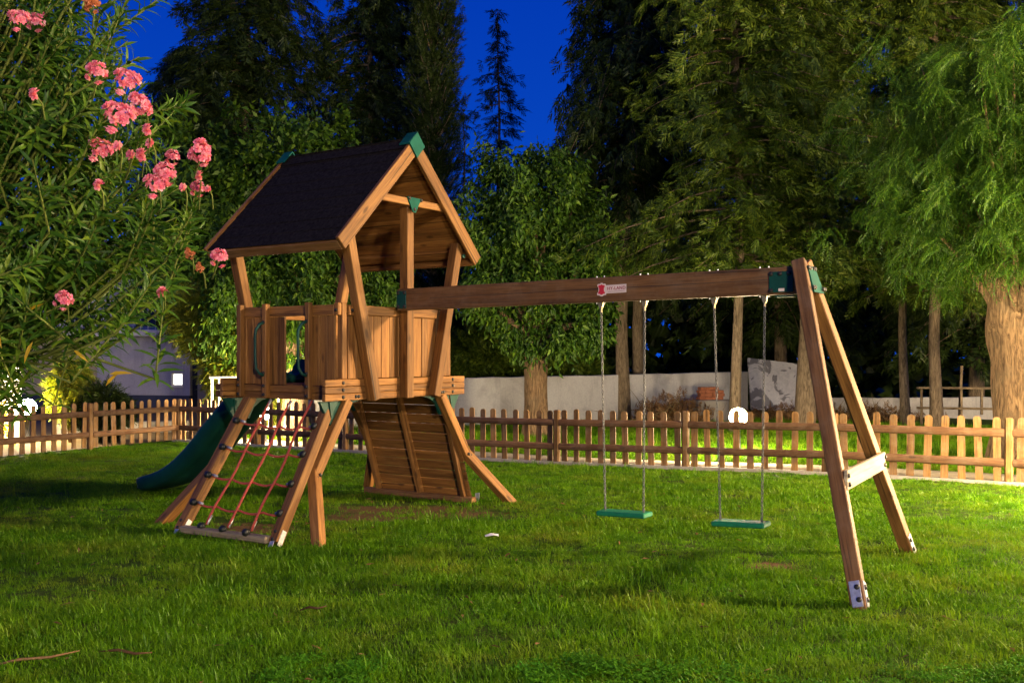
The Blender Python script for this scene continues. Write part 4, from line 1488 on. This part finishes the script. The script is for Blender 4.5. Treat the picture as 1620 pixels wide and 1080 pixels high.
# dark wood behind everything
def far_wood():
    n = 44000
    X = RNG.uniform(-30, 34, n)
    Y = RNG.uniform(31, 40, n)
    top = 5.2 + 1.6 * np.sin(X * .45) + 1.1 * np.sin(X * 1.3 + 1) + np.clip((X - 3) * .2, 0, 2.0)
    Z = RNG.uniform(0, 1, n) ** .8 * top
    Y = np.where(X < -4.5, Y + 10, Y)
    pos = np.stack([X, Y, Z], 1)
    ax = unit(RNG.normal(size=(n, 3)) + np.array([0, -.5, -.3]))
    nm = RNG.normal(size=(n, 3)) + np.array([0, -.8, .6])
    V, F = scatter(*LEAF, basis(ax, nm), pos, np.stack([RNG.uniform(.35, .7, n)] * 3, 1) * np.array([1, 1.2, 1]))
    o = obj('far_wood', mesh_np('far_wood', V, F, M['leaf_dark']), None, None, kind='stuff', label='dark tangled wood closing the view behind the white wall', category='wood')
far_wood()

# ------------------------------------------------------------------ walls, board, bricks, ladder, railing
def wall(name, label, cat, p0, p1, h0, h1, t, mat, z=-.15):
    p0, p1 = Vector((*p0, 0)), Vector((*p1, 0))
    d = (p1 - p0).normalized()
    nrm = Vector((d.y, -d.x, 0))
    n = 26
    b = MB()
    V, F = [], []
    for i in range(n + 1):
        q = p0.lerp(p1, i / n)
        hh = h0 + (h1 - h0) * i / n + noise.noise(Vector((i * .8, p0.x, 0))) * .022
        for off, zz in ((t / 2, z), (t / 2, hh - .015), (t / 2 - .02, hh), (-t / 2 + .02, hh), (-t / 2, hh - .015), (-t / 2, z)):
            e = noise.noise(Vector((i * .9, off * 9, zz * 2))) * .012
            p = q + nrm * (off + e)
            V.append((p.x, p.y, zz))
    k = 6
    for i in range(n):
        for j in range(k - 1):
            F.append((i * k + j, (i + 1) * k + j, (i + 1) * k + j + 1, i * k + j + 1))
    F.append(tuple(range(k)))
    F.append(tuple(n * k + j for j in range(k))[::-1])
    b.add(V, F)
    o = obj(name, b.mesh(name, mat))
    return tag(o, label, cat)
wall('garden_wall', 'old whitewashed wall behind the trees beside the tower', 'wall', (-4.5, 22.6), (6.0, 25.6), .98, 1.15, .25, M['wall_white'])
wall('low_wall', 'low pale wall right of the white board behind slim trunks', 'wall', (7.6, 26.8), (14.5, 23.2), .42, .62, .25, M['wall_white'])

b = MB()
prism(b, [(-.80, 0), (.88, -.06), (.75, 1.12), (-.80, 1.30)], .09)
pm = Matrix.Translation((6.75, 24.9, .22)) @ Matrix.Rotation(R(8), 4, 'Z') @ Matrix.Rotation(R(80), 4, 'X')
tag(obj('white_board', b.mesh('white_board', M['panel']), None, pm), 'leaning white board with dark peeling patches right of the globe lamp trunk', 'board')

def rubble():
    m = Matrix.Translation((4.72, 23.6, -.1)) @ Matrix.Rotation(R(12), 4, 'Z')
    b = MB()
    b.add(*cham_box(.95, .5, .62, .03))
    blk = tag(obj('concrete_block', b.mesh('concrete_block', M['concrete']), None, m @ Matrix.Translation((0.05, 0, .31))), 'grey concrete block under the stacked bricks', 'block')
    st = thing('brick_stack', 'stack of old red bricks on the grey block', 'bricks', m @ Matrix.Translation((0, 0, .62)))
    bm = box_mesh(.148, .20, .072, M['brick'], .006, 'brick')
    for r in range(4):
        k = 4 if r < 3 else 3
        for c in range(k):
            obj('brick', bm, st, m @ Matrix.Translation((-.26 + c * .155 + (.03 if r % 2 else 0), random.uniform(-.02, .02), .66 + r * .076)) @ Matrix.Rotation(random.uniform(-.06, .06), 4, 'Z'))
rubble()

# dry brush heap beside the bricks
def brush(label, x, y, n, rx, h):
    root = thing('brush_heap', label, 'brush', Matrix.Translation((x, y, -.1)))
    b = MB()
    for i in range(n):
        a = random.uniform(0, 6.28)
        p = Vector((x + random.gauss(0, rx * .5), y + random.gauss(0, .3), -.1 + random.uniform(0, h * .5)))
        d = Vector((math.cos(a) * .8, math.sin(a) * .4, random.uniform(.1, .9))) * random.uniform(.3, .7)
        tube(b, [p, p + d * .5 + Vector((0, 0, random.uniform(-.03, .06))), p + d], [.010, .007, .002], 4, False)
    obj('twigs', b.mesh('twigs', M['twig']), root, kind='stuff')
    k = n * 9
    pos = np.stack([RNG.normal(x, rx * .55, k), RNG.normal(y, .3, k), -.1 + np.abs(RNG.normal(.12, h * .42, k))], 1)
    pos[:, 2] = np.minimum(pos[:, 2], -.1 + h * (1.05 - (np.abs(pos[:, 0] - x) / (rx * 1.7)) ** 1.3))
    c = scatter(*FANS[0], basis(rnd_dir(k) + np.array([0, 0, .4]), rnd_dir(k)), pos, RNG.uniform(.12, .32, k))
    part_mesh('dry_leaves', [c], M['leaf_brown'], root)
brush('heap of dry brown brush against the white wall', 3.7, 23.2, 90, .75, .75)
brush('low heap of dead leaves and twigs below the white board', 6.7, 24.0, 60, 1.1, .38)
brush('dark heap of cut branches by the low wall', 8.6, 24.2, 60, 1.2, .42)

def ladder_rails():
    root = thing('wooden_barrier', 'weathered ladder-like wooden barrier by the low wall at right', 'barrier', Matrix.Translation((9.6, 21.6, -.05)))
    a, c = Vector((8.9, 21.9, 0)), Vector((10.9, 20.9, 0))
    for z in (.42, .86):
        timber('rail', a + Vector((0, 0, z)), c + Vector((0, 0, z + .02)), .05, .05, (0, 0, 1), M['bark_thin'], root, c=.01)
    for k in range(6):
        p = a.lerp(c, (k + .3) / 5.6) + Vector((0, .052, 0))
        timber('rung', p + Vector((0, 0, .30 if k % 2 else -.1)), p + Vector((0, 0, .88)), .05, .05, (1, 0, 0), M['bark_thin'], root, c=.01)
    p = a.lerp(c, .40) + Vector((0, .11, 0))
    timber('stake', p + Vector((0, 0, -.1)), p + Vector((.06, 0, 1.35)), .055, .055, (1, 0, 0), M['bark_thin'], root, c=.01)
ladder_rails()

def railing():
    root = thing('white_railing', 'white painted railing between the golden conifer and the tower', 'railing', Matrix.Translation((-5.6, 19.8, -.1)))
    wm = M['white_metal']
    a, c = Vector((-6.02, 19.95, 0)), Vector((-4.4, 19.45, 0))
    timber('rail', a + Vector((-.04, 0, 1.13)), c + Vector((0, 0, 1.16)), .045, .05, (0, 0, 1), wm, root)
    timber('rail', a + Vector((.52, 0, 1.215)), c + Vector((0, 0, 1.23)), .06, .07, (0, 0, 1), wm, root)
    for k, x in enumerate((0.0, .17, .36, .50, .7, .9, 1.1, 1.3, 1.5)):
        p = a + (c - a).normalized() * x
        lo = -.1 if k in (0, 1, 8) else .15
        timber('baluster', p + Vector((0, .03, lo)), p + Vector((0, .03, 1.12)), .05 if k < 2 else .028, .04, (1, 0, 0), wm, root)
    timber('rail', a + Vector((.1, .03, .15)), c + Vector((0, .03, .17)), .035, .03, (0, 0, 1), wm, root)
    p = a + Vector((.62, 0, 1.24))
    timber('finial', p, p + Vector((0, 0, .12)), .05, .05, (1, 0, 0), wm, root)
railing()

# ------------------------------------------------------------------ grey building at the left
def building():
    m0 = Matrix.Translation((-11.5, 31.0, -.1)) @ Matrix.Rotation(R(-12), 4, 'Z')
    root = thing('grey_building', 'pale blue grey building with small lit window and green door at left', 'building', m0)
    def bx(name, lo, hi, mat, parent=None, **k):
        lo, hi = Vector(lo), Vector(hi)
        b = MB()
        s = hi - lo
        b.add(*cham_box(s.x, s.y, s.z, .01))
        return obj(name, b.mesh(name, mat), parent or root, m0 @ Matrix.Translation((lo + hi) / 2), **k)
    # local x: -3 .. 2 along the front, y 0 = front
    wx0, wx1 = 0.98, 1.36
    wz0, wz1 = 0.72, 1.12
    w = bx('wall', (-1.6, 0, .42), (wx0, .25, 2.254), M['wall_blue'])
    bx('wall_piece', (wx1, 0, .42), (1.62, .25, 2.254), M['wall_blue'], w)
    bx('wall_piece', (wx0, .003, .42), (wx1, .25, wz0), M['wall_blue'], w)
    bx('wall_piece', (wx0, .003, wz1), (wx1, .25, 2.254), M['wall_blue'], w)
    bx('plinth', (-4.4, -.03, -.1), (1.62, .25, .418), M['wall_plinth'])
    bx('annex_wall', (-4.4, .05, .42), (-1.602, .3, 2.25), M['wall_cream'])
    wf = bx('window', (wx0 + .035, .10, wz0 + .035), (wx1 - .035, .12, wz1 - .035), M['window_light'])
    for lo, hi in (((wx0, .04, wz0), (wx0 + .034, .13, wz1)), ((wx1 - .034, .04, wz0), (wx1, .13, wz1)), ((wx0 + .035, .04, wz0), (wx1 - .035, .13, wz0 + .034)), ((wx0 + .035, .04, wz1 - .034), (wx1 - .035, .13, wz1))):
        bx('window_frame', lo, hi, M['white_metal'], wf)
    bx('window_sill', (wx0 - .04, -.05, wz0 - .05), (wx1 + .04, .0, wz0 - .005), M['white_metal'], wf)
    bx('doorway', (1.66, .05, -.1), (1.86, .25, 1.9), M['dark_glass'])
    bx('pillar', (1.90, -.06, -.1), (2.22, .25, 2.2), M['concrete'])
    dr = bx('green_door', (2.24, .05, -.1), (3.05, .12, 1.95), M['door_green'])
    bx('door_handle', (2.32, .0, .85), (2.36, .045, 1.0), M['steel'], dr)
    bx('end_wall', (3.06, .0, -.1), (5.6, .25, 2.254), M['wall_blue'])
    for z in (1.35, 1.75):
        v = bx('window', (-2.7, .035, z - .08), (-2.2, .048, z + .16), M['dark_glass'])
        bx('window_frame', (-2.74, .02, z + .165), (-2.16, .048, z + .19), M['white_metal'], v)
    # slab, balcony and upper storey
    bx('slab', (-4.6, -.35, 2.255), (5.8, 6, 2.45), M['white_metal'])
    bx('upper_wall', (-4.4, .9, 2.453), (5.6, 1.1, 5.0), M['wall_blue'])
    for x in (-3.2, -.8, 1.4, 3.6):
        v = bx('window', (x, .86, 2.6), (x + .9, .897, 4.3), M['dark_glass'])
        for lo, hi in (((x - .06, .84, 2.6), (x - .002, .897, 4.3)), ((x + .902, .84, 2.6), (x + .96, .897, 4.3)), ((x - .06, .84, 4.302), (x + .96, .897, 4.36)), ((x + .42, .835, 2.6), (x + .48, .858, 4.3))):
            bx('window_frame', lo, hi, M['white_metal'], v)
    rl = bx('balcony_rail', (-4.5, -.30, 3.30), (5.7, -.25, 3.35), M['white_metal'])
    for k in range(41):
        x = -4.48 + k * .254
        bx('baluster', (x, -.29, 2.453), (x + .022, -.26, 3.298), M['white_metal'], rl)
    bx('roof', (-4.8, -.5, 5.003), (6.0, 6, 5.2), M['concrete'])
    bx('side_wall', (-4.4, .31, -.1), (-4.2, 6, 2.25), M['wall_blue'])
building()

# white pillar and low wall near the left lamp
b = MB()
b.add(*cham_box(.34, .34, 1.75, .02))
tag(obj('white_pillar', b.mesh('white_pillar', M['wall_white']), None, Matrix.Translation((-9.75, 19.3, .75))), 'white pillar glowing beside the lamp at the far left', 'pillar')
wall('low_wall', 'low pale garden wall behind the short fence below the bush', 'wall', (-9.5, 20.6), (-7.0, 21.8), .16, .16, .25, M['concrete'])

# ------------------------------------------------------------------ oleander in the near left
def oleander():
    bx_, by_ = -4.5, 5.6
    root = thing('oleander_bush', 'big oleander bush with pink flowers hanging over the lawn at the near left', 'bush', Matrix.Translation((bx_, by_, 0)))
    ce, ra = np.array([-3.0, 5.25, 2.75]), np.array([1.45, 1.0, 1.55])
    # shoots: base, direction, length
    tips, dirs, lens = [], [], []
    while len(tips) < 860:
        d = rnd_dir(1)[0]
        p = ce + d * ra * RNG.uniform(.35, 1.0) ** .6
        if p[2] < 1.50 + .42 * max(0, p[0] + 2.75):
            continue
        xr = p[0] / p[1]
        # the upper right of the bush thins out against the sky
        if p[2] > 3.0 and xr > -.375 and RNG.uniform() < .72:
            continue
        if p[2] > 2.55 and xr > -.345 and RNG.uniform() < .6:
            continue
        out = unit(d * np.array([1, 1, .5]) * .8 + np.array([.15, -.1, .65]) + RNG.normal(size=3) * .28)
        tips.append(p); dirs.append(out); lens.append(RNG.uniform(.32, .58))
    for (px, py) in ((153, 135), (205, 150), (230, 190), (190, 210), (165, 255), (262, 300), (250, 320), (322, 270), (315, 320), (275, 265), (300, 350), (280, 400), (280, 470), (250, 440)):
        Y = 4.85 + RNG.uniform(0, .25)
        tips.append(np.array([(px - 810) / 1575 * Y - .02, Y, 1.6 + (560 - py) / 1575 * Y]) + RNG.normal(size=3) * .03)
        dirs.append(unit(np.array([.35, -.25, .8]) + RNG.normal(size=3) * .2)); lens.append(RNG.uniform(.35, .5))
    tips, dirs, lens = map(np.array, (tips, dirs, lens))
    b = MB()
    for p, d, L in zip(tips, dirs, lens):
        q0 = p - d * L
        back = np.array([bx_, by_, 1.0]) - q0
        q1 = q0 + unit(back) * .35 + np.array([0, 0, -.12])
        q1[2] = max(q1[2], 1.58)
        tube(b, [Vector(q1), Vector(q0), Vector(p - d * L * .5), Vector(p)], [.008, .007, .005, .0025], 5, False)
    for k in range(16):
        t = tips[RNG.integers(0, len(tips))]
        e = ce + (t - ce) * .55
        s = Vector((bx_ + random.uniform(-.2, .2), by_ + random.uniform(-.2, .2), -.05))
        tube(b, [s, s.lerp(Vector(e), .5) + Vector((-.45, 0, .45)), Vector(e)], [.035, .022, .010], 7)
    obj('stem', b.mesh('stem', M['shoot'], True), root)
    P, D, Nn, Sc = [], [], [], []
    for p, d, L in zip(tips, dirs, lens):
        u = unit(np.cross(d, RNG.normal(size=3)))
        v = np.cross(d, u)
        nw = RNG.integers(9, 14)
        for w in range(nw):
            t = w / nw
            q = p - d * L * (1 - t) * 1.0
            for k in range(3):
                a = 2.094 * k + w * 1.05 + RNG.uniform(-.25, .25)
                o = u * math.cos(a) + v * math.sin(a)
                el = .35 + .9 * t
                dd = o + d * el * RNG.uniform(.7, 1.2) + np.array([0, 0, -.28 * (1 - t)]) + RNG.normal(size=3) * .12
                P.append(q); D.append(dd); Nn.append(d - o * .3 + RNG.normal(size=3) * .15)
                Sc.append(RNG.uniform(.095, .155) * (1 - .35 * t * t))
    P, D, Nn, Sc = map(np.array, (P, D, Nn, Sc))
    Rm = basis(D, Nn)
    # leaves in front are parts of their own, the rest one mass
    vis = (P[:, 0] / P[:, 1] > -.53) & ((P[:, 2] - 1.6) / P[:, 1] < .36)
    score = P[:, 1] + np.where(vis, 0, 50) + RNG.uniform(0, .35, len(P))
    order = np.argsort(score)
    near = order[:270]
    rest = np.setdiff1d(np.arange(len(P)), near)
    V, F = scatter(*LANCE, Rm[rest], P[rest], Sc[rest])
    obj('foliage', mesh_np('foliage', V, F, M['leaf_ole']), root, None, kind='stuff')
    lm = mesh_np('leaf', LANCE[0], LANCE[1], M['leaf_ole'])
    ly = mesh_np('leaf', LANCE[0], LANCE[1], M['leaf_yellow'])
    for j, i in enumerate(near):
        m = Matrix(Rm[i].tolist()).to_4x4() @ Matrix.Scale(float(Sc[i]), 4)
        m.translation = Vector(P[i])
        obj('leaf', lm, root, m)
    # a few yellowed leaves low on the bush
    for (x, y, z, s, a) in [(-2.52, 4.85, 1.745, .17, -1.2), (-2.40, 4.9, 1.80, .15, .5), (-2.36, 4.9, 1.66, .15, -1.9), (-2.02, 5.0, 1.50, .16, .1), (-2.06, 5.05, 1.44, .15, .8), (-2.62, 4.8, 2.07, .12, -1.5), (-2.2, 5.0, 1.62, .13, -.6)]:
        ax = np.array([[math.cos(a), -.25, math.sin(a)]])
        r = basis(ax, np.array([[.1, -1, .5]]))[0]
        s *= .75
        m = Matrix(r.tolist()).to_4x4() @ Matrix.Scale(s, 4)
        m.translation = Vector((x, y, z))
        obj('yellow_leaf', ly, root, m, label='yellowed leaf')
    # flower clusters: small double blooms on short stalks
    def cluster_mesh(seed, n, r, sx, mat):
        g = np.random.default_rng(seed)
        pet = (np.array([(0, 0, 0), (.45, .34, .16), (.95, .30, .10), (1.08, 0, .02), (.95, -.30, .10), (.45, -.34, .16)]), np.array([(0, 1, 2, 3), (0, 3, 4, 5)]))
        Ps, Ds, Ns, Ss = [], [], [], []
        for i in range(n):
            d = unit(g.normal(size=3) + np.array([0, -.5, .35]))
            c = d * np.array([r * sx, r, r]) * g.uniform(.1, 1.0) ** .6
            u = unit(np.cross(d, g.normal(size=3)))
            v = np.cross(d, u)
            for ring, (m, el, s) in enumerate(((6, .35, 1.0), (5, .9, .78), (3, 1.9, .5))):
                for k in range(m):
                    a = 6.283 * k / m + ring * .5 + g.uniform(-.2, .2)
                    o = u * math.cos(a) + v * math.sin(a)
                    Ps.append(c + d * .004 * ring); Ds.append(o + d * el); Ns.append(d - o * .4 + g.normal(size=3) * .25)
                    Ss.append(.026 * s * g.uniform(.8, 1.15))
        V, F = scatter(*pet, basis(np.array(Ds), np.array(Ns)), np.array(Ps), np.array(Ss))
        return mesh_np('flower_cluster', V, F, mat)
    big = [cluster_mesh(1, 17, .056, 1.35, M['petal']), cluster_mesh(2, 14, .050, 1.0, M['petal']), cluster_mesh(3, 18, .056, 1.15, M['petal'])]
    small = [cluster_mesh(4, 4, .014, 1.0, M['petal']), cluster_mesh(5, 1, .008, 1.0, M['petal'])]
    faded = cluster_mesh(6, 9, .045, 1.0, M['petal_orange'])
    def bloom(px, py, Y, me, rz=0.0, sc=1.0):
        p = Vector(((px - 810) / 1575 * Y, Y, 1.6 + (560 - py) / 1575 * Y))
        m = Matrix.Translation(p) @ Matrix.Rotation(rz, 4, 'Y') @ Matrix.Scale(sc * .88, 4)
        f = obj('flower_cluster', me, root, m)
        if me in small:
            f['kind'] = 'stuff'
        b = MB()
        q = p + Vector((random.uniform(-.08, 0), .10, -.085))
        tube(b, [p + Vector((0, .01, 0)), p.lerp(q, .5) + Vector((0, .02, .02)), q], [.003, .0035, .004], 5)
        obj('flower_stalk', b.mesh('flower_stalk', M['shoot'], True), f)
    for i, (px, py, me, rz, sc) in enumerate([(30, 32, big[0], .2, .8), (57, 36, big[1], 0, .8), (153, 115, big[1], .1, .85), (200, 130, big[0], .45, 1.05), (224, 167, big[2], .5, .98),
                                             (187, 186, big[0], .4, 1.12), (158, 238, big[0], .55, 1.0), (261, 276, big[1], 0, 1.0), (247, 294, big[0], .2, .95), (273, 249, big[1], 0, .72),
                                             (319, 243, big[2], 1.2, 1.0), (313, 299, big[1], 0, .70), (101, 475, big[1], .4, .82), (347, 408, big[1], 0, .75),
                                             (226, 246, small[0], 0, 1.2), (235, 206, small[0], 0, 1.0), (157, 294, small[0], .5, .9), (257, 464, small[0], .7, 1.1), (56, 150, small[0], 0, 1.0),
                                             (316, 279, small[0], 0, .9), (331, 300, small[1], .3, 1.0), (292, 297, small[1], 0, 1.0), (240, 228, small[1], 0, 1.2), (210, 246, small[1], 0, 1.3), (190, 232, small[1], 0, 1.2),
                                             (145, 8, faded, 0, 1.0), (300, 402, faded, 0, .62), (316, 424, faded, .2, .5), (70, 26, big[1], 0, .35)]):
        bloom(px, py, 4.45 + .35 * math.sin(i * 2.3) + (.25 if px > 240 else 0), me, rz, sc)
oleander()

# ------------------------------------------------------------------ lawn
def tuft(name, n, h, spread, w, mat, seed):
    g = np.random.default_rng(seed)
    V, F = [], []
    for i in range(n):
        r = spread * math.sqrt(g.uniform())
        a = g.uniform(0, 6.283)
        p = np.array([r * math.cos(a), r * math.sin(a), -.005])
        az = g.uniform(0, 6.283)
        bend = g.uniform(.25, 1.25)
        L = h * g.uniform(.5, 1.15)
        d = np.array([math.cos(az), math.sin(az), 0])
        s = np.array([-d[1], d[0], 0]) * w * g.uniform(.7, 1.3)
        b = len(V)
        for t, ww in ((0, 1.0), (.4, .9), (.75, .6)):
            c = p + d * bend * L * t * t + np.array([0, 0, L * t * (1 - .35 * bend * t)])
            V += [c - s * ww, c + s * ww]
        V.append(p + d * bend * L + np.array([0, 0, L * (1 - .42 * bend)]))
        F += [(b, b + 1, b + 3, b + 2), (b + 2, b + 3, b + 5, b + 4), (b + 4, b + 5, b + 6, b + 6)]
    me = bpy.data.meshes.new(name)
    me.from_pydata([tuple(v) for v in V], [], [f if f[2] != f[3] else f[:3] for f in F])
    me.materials.append(mat)
    return bpy.data.objects.new(name, me)

def clover(name, n, seed):
    g = np.random.default_rng(seed)
    V, F = [], []
    for i in range(n):
        a, r = g.uniform(0, 6.283), .075 * math.sqrt(g.uniform())
        h = g.uniform(.015, .046)
        c = np.array([r * math.cos(a), r * math.sin(a), h])
        a0 = g.uniform(0, 6.283)
        for k in range(3):
            q = a0 + k * 2.094
            d = np.array([math.cos(q), math.sin(q), g.uniform(-.5, .7)])
            s = np.array([-math.sin(q), math.cos(q), g.uniform(-.5, .5)])
            L = g.uniform(.006, .011)
            b = len(V)
            V += [c, c + d * L * .7 + s * L * .55, c + d * L * 1.15, c + d * L * .7 - s * L * .55]
            F.append((b, b + 1, b + 2, b + 3))
    me = bpy.data.meshes.new(name)
    me.from_pydata([tuple(v) for v in V], [], F)
    me.materials.append(M['clover'])
    return bpy.data.objects.new(name, me)

def in_patch(X, Y, grow=1.0):
    m = np.zeros(len(X), bool)
    for (cx, cy, rx, ry, rot) in PATCHES:
        dx, dy = X - cx, Y - cy
        u = dx * math.cos(rot) + dy * math.sin(rot)
        v = -dx * math.sin(rot) + dy * math.cos(rot)
        m |= (u / rx) ** 2 + (v / ry) ** 2 < (.42 * grow) * (1 + RNG.normal(0, .35, len(X)))
    return m

def fence_side(X, Y):
    """metres beyond the long fence, and along it"""
    dx, dy = X - FC.x, Y - FC.y
    return dx * FN.x + dy * FN.y, dx * FD.x + dy * FD.y

def gn_scatter(name, pts, scl, rot, idx, sources, label, cat):
    me = bpy.data.meshes.new(name)
    n = len(pts)
    me.vertices.add(n)
    me.vertices.foreach_set('co', pts.astype(np.float32).ravel())
    for an, ty, key, arr in (('scl', 'FLOAT', 'value', scl), ('idx', 'INT', 'value', idx), ('rot', 'FLOAT_VECTOR', 'vector', rot)):
        at = me.attributes.new(an, ty, 'POINT')
        at.data.foreach_set(key, arr.astype(np.int32 if ty == 'INT' else np.float32).ravel())
    o = obj(name, me, None, None, kind='stuff', label=label, category=cat)
    ng = bpy.data.node_groups.new(name, 'GeometryNodeTree')
    ng.interface.new_socket('Geometry', in_out='INPUT', socket_type='NodeSocketGeometry')
    ng.interface.new_socket('Geometry', in_out='OUTPUT', socket_type='NodeSocketGeometry')
    gi, go = ng.nodes.new('NodeGroupInput'), ng.nodes.new('NodeGroupOutput')
    ip = ng.nodes.new('GeometryNodeInstanceOnPoints')
    g2i = ng.nodes.new('GeometryNodeGeometryToInstance')
    for s in reversed(sources):
        oi = ng.nodes.new('GeometryNodeObjectInfo')
        oi.inputs['Object'].default_value = s
        ng.links.new(oi.outputs['Geometry'], g2i.inputs[0])
    def attr(nm, ty):
        a = ng.nodes.new('GeometryNodeInputNamedAttribute')
        a.data_type = ty
        a.inputs['Name'].default_value = nm
        return a.outputs['Attribute']
    e2r = ng.nodes.new('FunctionNodeEulerToRotation')
    ng.links.new(attr('rot', 'FLOAT_VECTOR'), e2r.inputs[0])
    ng.links.new(gi.outputs[0], ip.inputs['Points'])
    ng.links.new(g2i.outputs[0], ip.inputs['Instance'])
    ip.inputs['Pick Instance'].default_value = True
    ng.links.new(attr('idx', 'INT'), ip.inputs['Instance Index'])
    ng.links.new(e2r.outputs[0], ip.inputs['Rotation'])
    ng.links.new(attr('scl', 'FLOAT'), ip.inputs['Scale'])
    ng.links.new(ip.outputs[0], go.inputs[0])
    md = o.modifiers.new('scatter', 'NODES')
    md.node_group = ng
    return o

def sample(x0, x1, y0, y1, n):
    return RNG.uniform(x0, x1, n), RNG.uniform(y0, y1, n)

def lawn():
    src = [tuft('grass_tuft', 30, .046, .075, .0021, M['grass'], 1), tuft('grass_tuft', 30, .058, .085, .0021, M['grass'], 2),
           tuft('grass_tuft', 28, .036, .080, .0023, M['grass'], 3), tuft('grass_tuft', 14, .100, .05, .0026, M['grass'], 4),
           clover('clover_tuft', 60, 5), clover('clover_tuft', 48, 6)]
    Xs, Ys = [], []
    for (y0, y1, dens) in ((3.6, 6.5, 520), (6.5, 9.5, 400), (9.5, 13, 280), (13, 21, 190)):
        w0 = .60 * y1 + 1.2
        n = int((y1 - y0) * 2 * w0 * dens)
        x, y = sample(-w0, w0, y0, y1, n)
        Xs.append(x); Ys.append(y)
    X, Y = np.concatenate(Xs), np.concatenate(Ys)
    off, al = fence_side(X, Y)
    keep = ((off < -.10) & (al > -.05)) & (~in_patch(X, Y) | (RNG.uniform(size=len(X)) < .14))
    X, Y = X[keep], Y[keep]
    n = len(X)
    # taller and thinner patches
    q = np.array([noise.noise(Vector((x * .8, y * .8, 0))) for x, y in zip(X, Y)])
    q2 = np.array([noise.noise(Vector((x * 2.2 + 9, y * 2.2, 3))) for x, y in zip(X, Y)])
    keep = RNG.uniform(size=n) < np.clip(.92 + .9 * q2, .35, 1)
    X, Y, q = X[keep], Y[keep], q[keep]
    n = len(X)
    scl = RNG.uniform(.7, 1.2, n) * (1 + .55 * q)
    idx = RNG.choice([0, 1, 2, 3], n, p=[.42, .30, .24, .04])
    cl = (Y < 4.98 + .14 * np.sin(X * 3.1) + .1 * np.sin(X * 7.3)) & (X > .0) & (RNG.uniform(size=n) < .34)
    cl |= (Y < 5.2) & (X > -1.2) & (X < -.6) & (RNG.uniform(size=n) < .25)
    idx = np.where(cl, RNG.choice([4, 5], n), idx)
    pts = np.stack([X, Y, terrain(X, Y) + .012 * np.sin(X * 2.1 + Y * .7) * np.cos(Y * 1.7 - X * .4)], 1)
    rot = np.stack([RNG.normal(0, .08, n), RNG.normal(0, .08, n), RNG.uniform(0, 6.28, n)], 1)
    gn_scatter('lawn_grass', pts, scl, rot, idx, src, 'uneven green lawn grass around the play tower', 'grass')
    # rougher grass beyond the path
    n = 26000
    al = RNG.uniform(-.3, 19, n)
    of = 1.08 + RNG.uniform(0, 1, n) ** 1.2 * 9.5
    X = FC.x + FD.x * al + FN.x * of
    Y = FC.y + FD.y * al + FN.y * of
    pts = np.stack([X, Y, terrain(X, Y)], 1)
    idx = RNG.choice([0, 1, 2, 3], n, p=[.35, .35, .1, .2])
    rot = np.stack([RNG.normal(0, .1, n), RNG.normal(0, .1, n), RNG.uniform(0, 6.28, n)], 1)
    gn_scatter('verge_grass', pts, RNG.uniform(1.0, 1.8, n), rot, idx, src[:4], 'lamp lit grass beyond the path under the trees', 'grass')
lawn()

# dead leaves and straw lying in the lawn
def litter():
    n = 900
    X, Y = RNG.uniform(-5.5, 6.5, n), RNG.uniform(4.4, 11.5, n)
    m = in_patch(X, Y, 2.2) | (RNG.uniform(size=n) < .35)
    X, Y = X[m], Y[m]
    n = len(X)
    pos = np.stack([X, Y, terrain(X, Y) + RNG.uniform(.015, .05, n)], 1)
    ax = unit(RNG.normal(size=(n, 3)) * np.array([1, 1, .15]))
    V, F = scatter(*LEAF, basis(ax, RNG.normal(size=(n, 3)) * .3 + np.array([0, 0, 1])), pos, np.stack([RNG.uniform(.03, .10, n), RNG.uniform(.02, .05, n), RNG.uniform(.02, .1, n)], 1))
    obj('dead_leaves', mesh_np('dead_leaves', V, F, M['leaf_brown']), None, None, kind='stuff', label='brown dead leaves and straw scattered over the lawn', category='leaves')
litter()

# scrap of paper, twigs
b = MB()
b.add([(-.055, -.02, 0), (.02, -.028, .012), (.06, -.012, .002), (.055, .02, .014), (-.01, .014, .022), (-.06, .018, .004)], [(0, 1, 4, 5), (1, 2, 3, 4)])
b.add([(-.055, -.02, -.002), (.02, -.028, .010), (.06, -.012, 0), (.055, .02, .012), (-.01, .014, .020), (-.06, .018, .002)], [(5, 4, 1, 0), (4, 3, 2, 1)])
tag(obj('paper_scrap', b.mesh('paper_scrap', M['paper']), None, Matrix.Translation((-.173, 8.5, .05))), 'small crumpled white paper scrap on the lawn before the tower', 'litter')
for (x, y, L, a, lab) in [(-2.45, 5.08, .22, .5, 'short brown twig at the lower left corner of the lawn'), (-2.02, 5.2, .16, -.3, 'curled piece of bark on the near left lawn'), (-1.22, 6.1, .08, .1, 'tiny wood chip on the lawn below the rope net')]:
    b = MB()
    d = Vector((math.cos(a), math.sin(a), 0))
    p = Vector((x, y, .035))
    tube(b, [p - d * L, p - d * L * .3 + Vector((0, .01, .015)), p + d * L * .4 + Vector((.0, -.012, .012)), p + d * L + Vector((0, .01, .02))], [.004, .008, .007, .003], 6)
    tag(obj('twig', b.mesh('twig', M['leaf_brown'], True)), lab, 'twig')
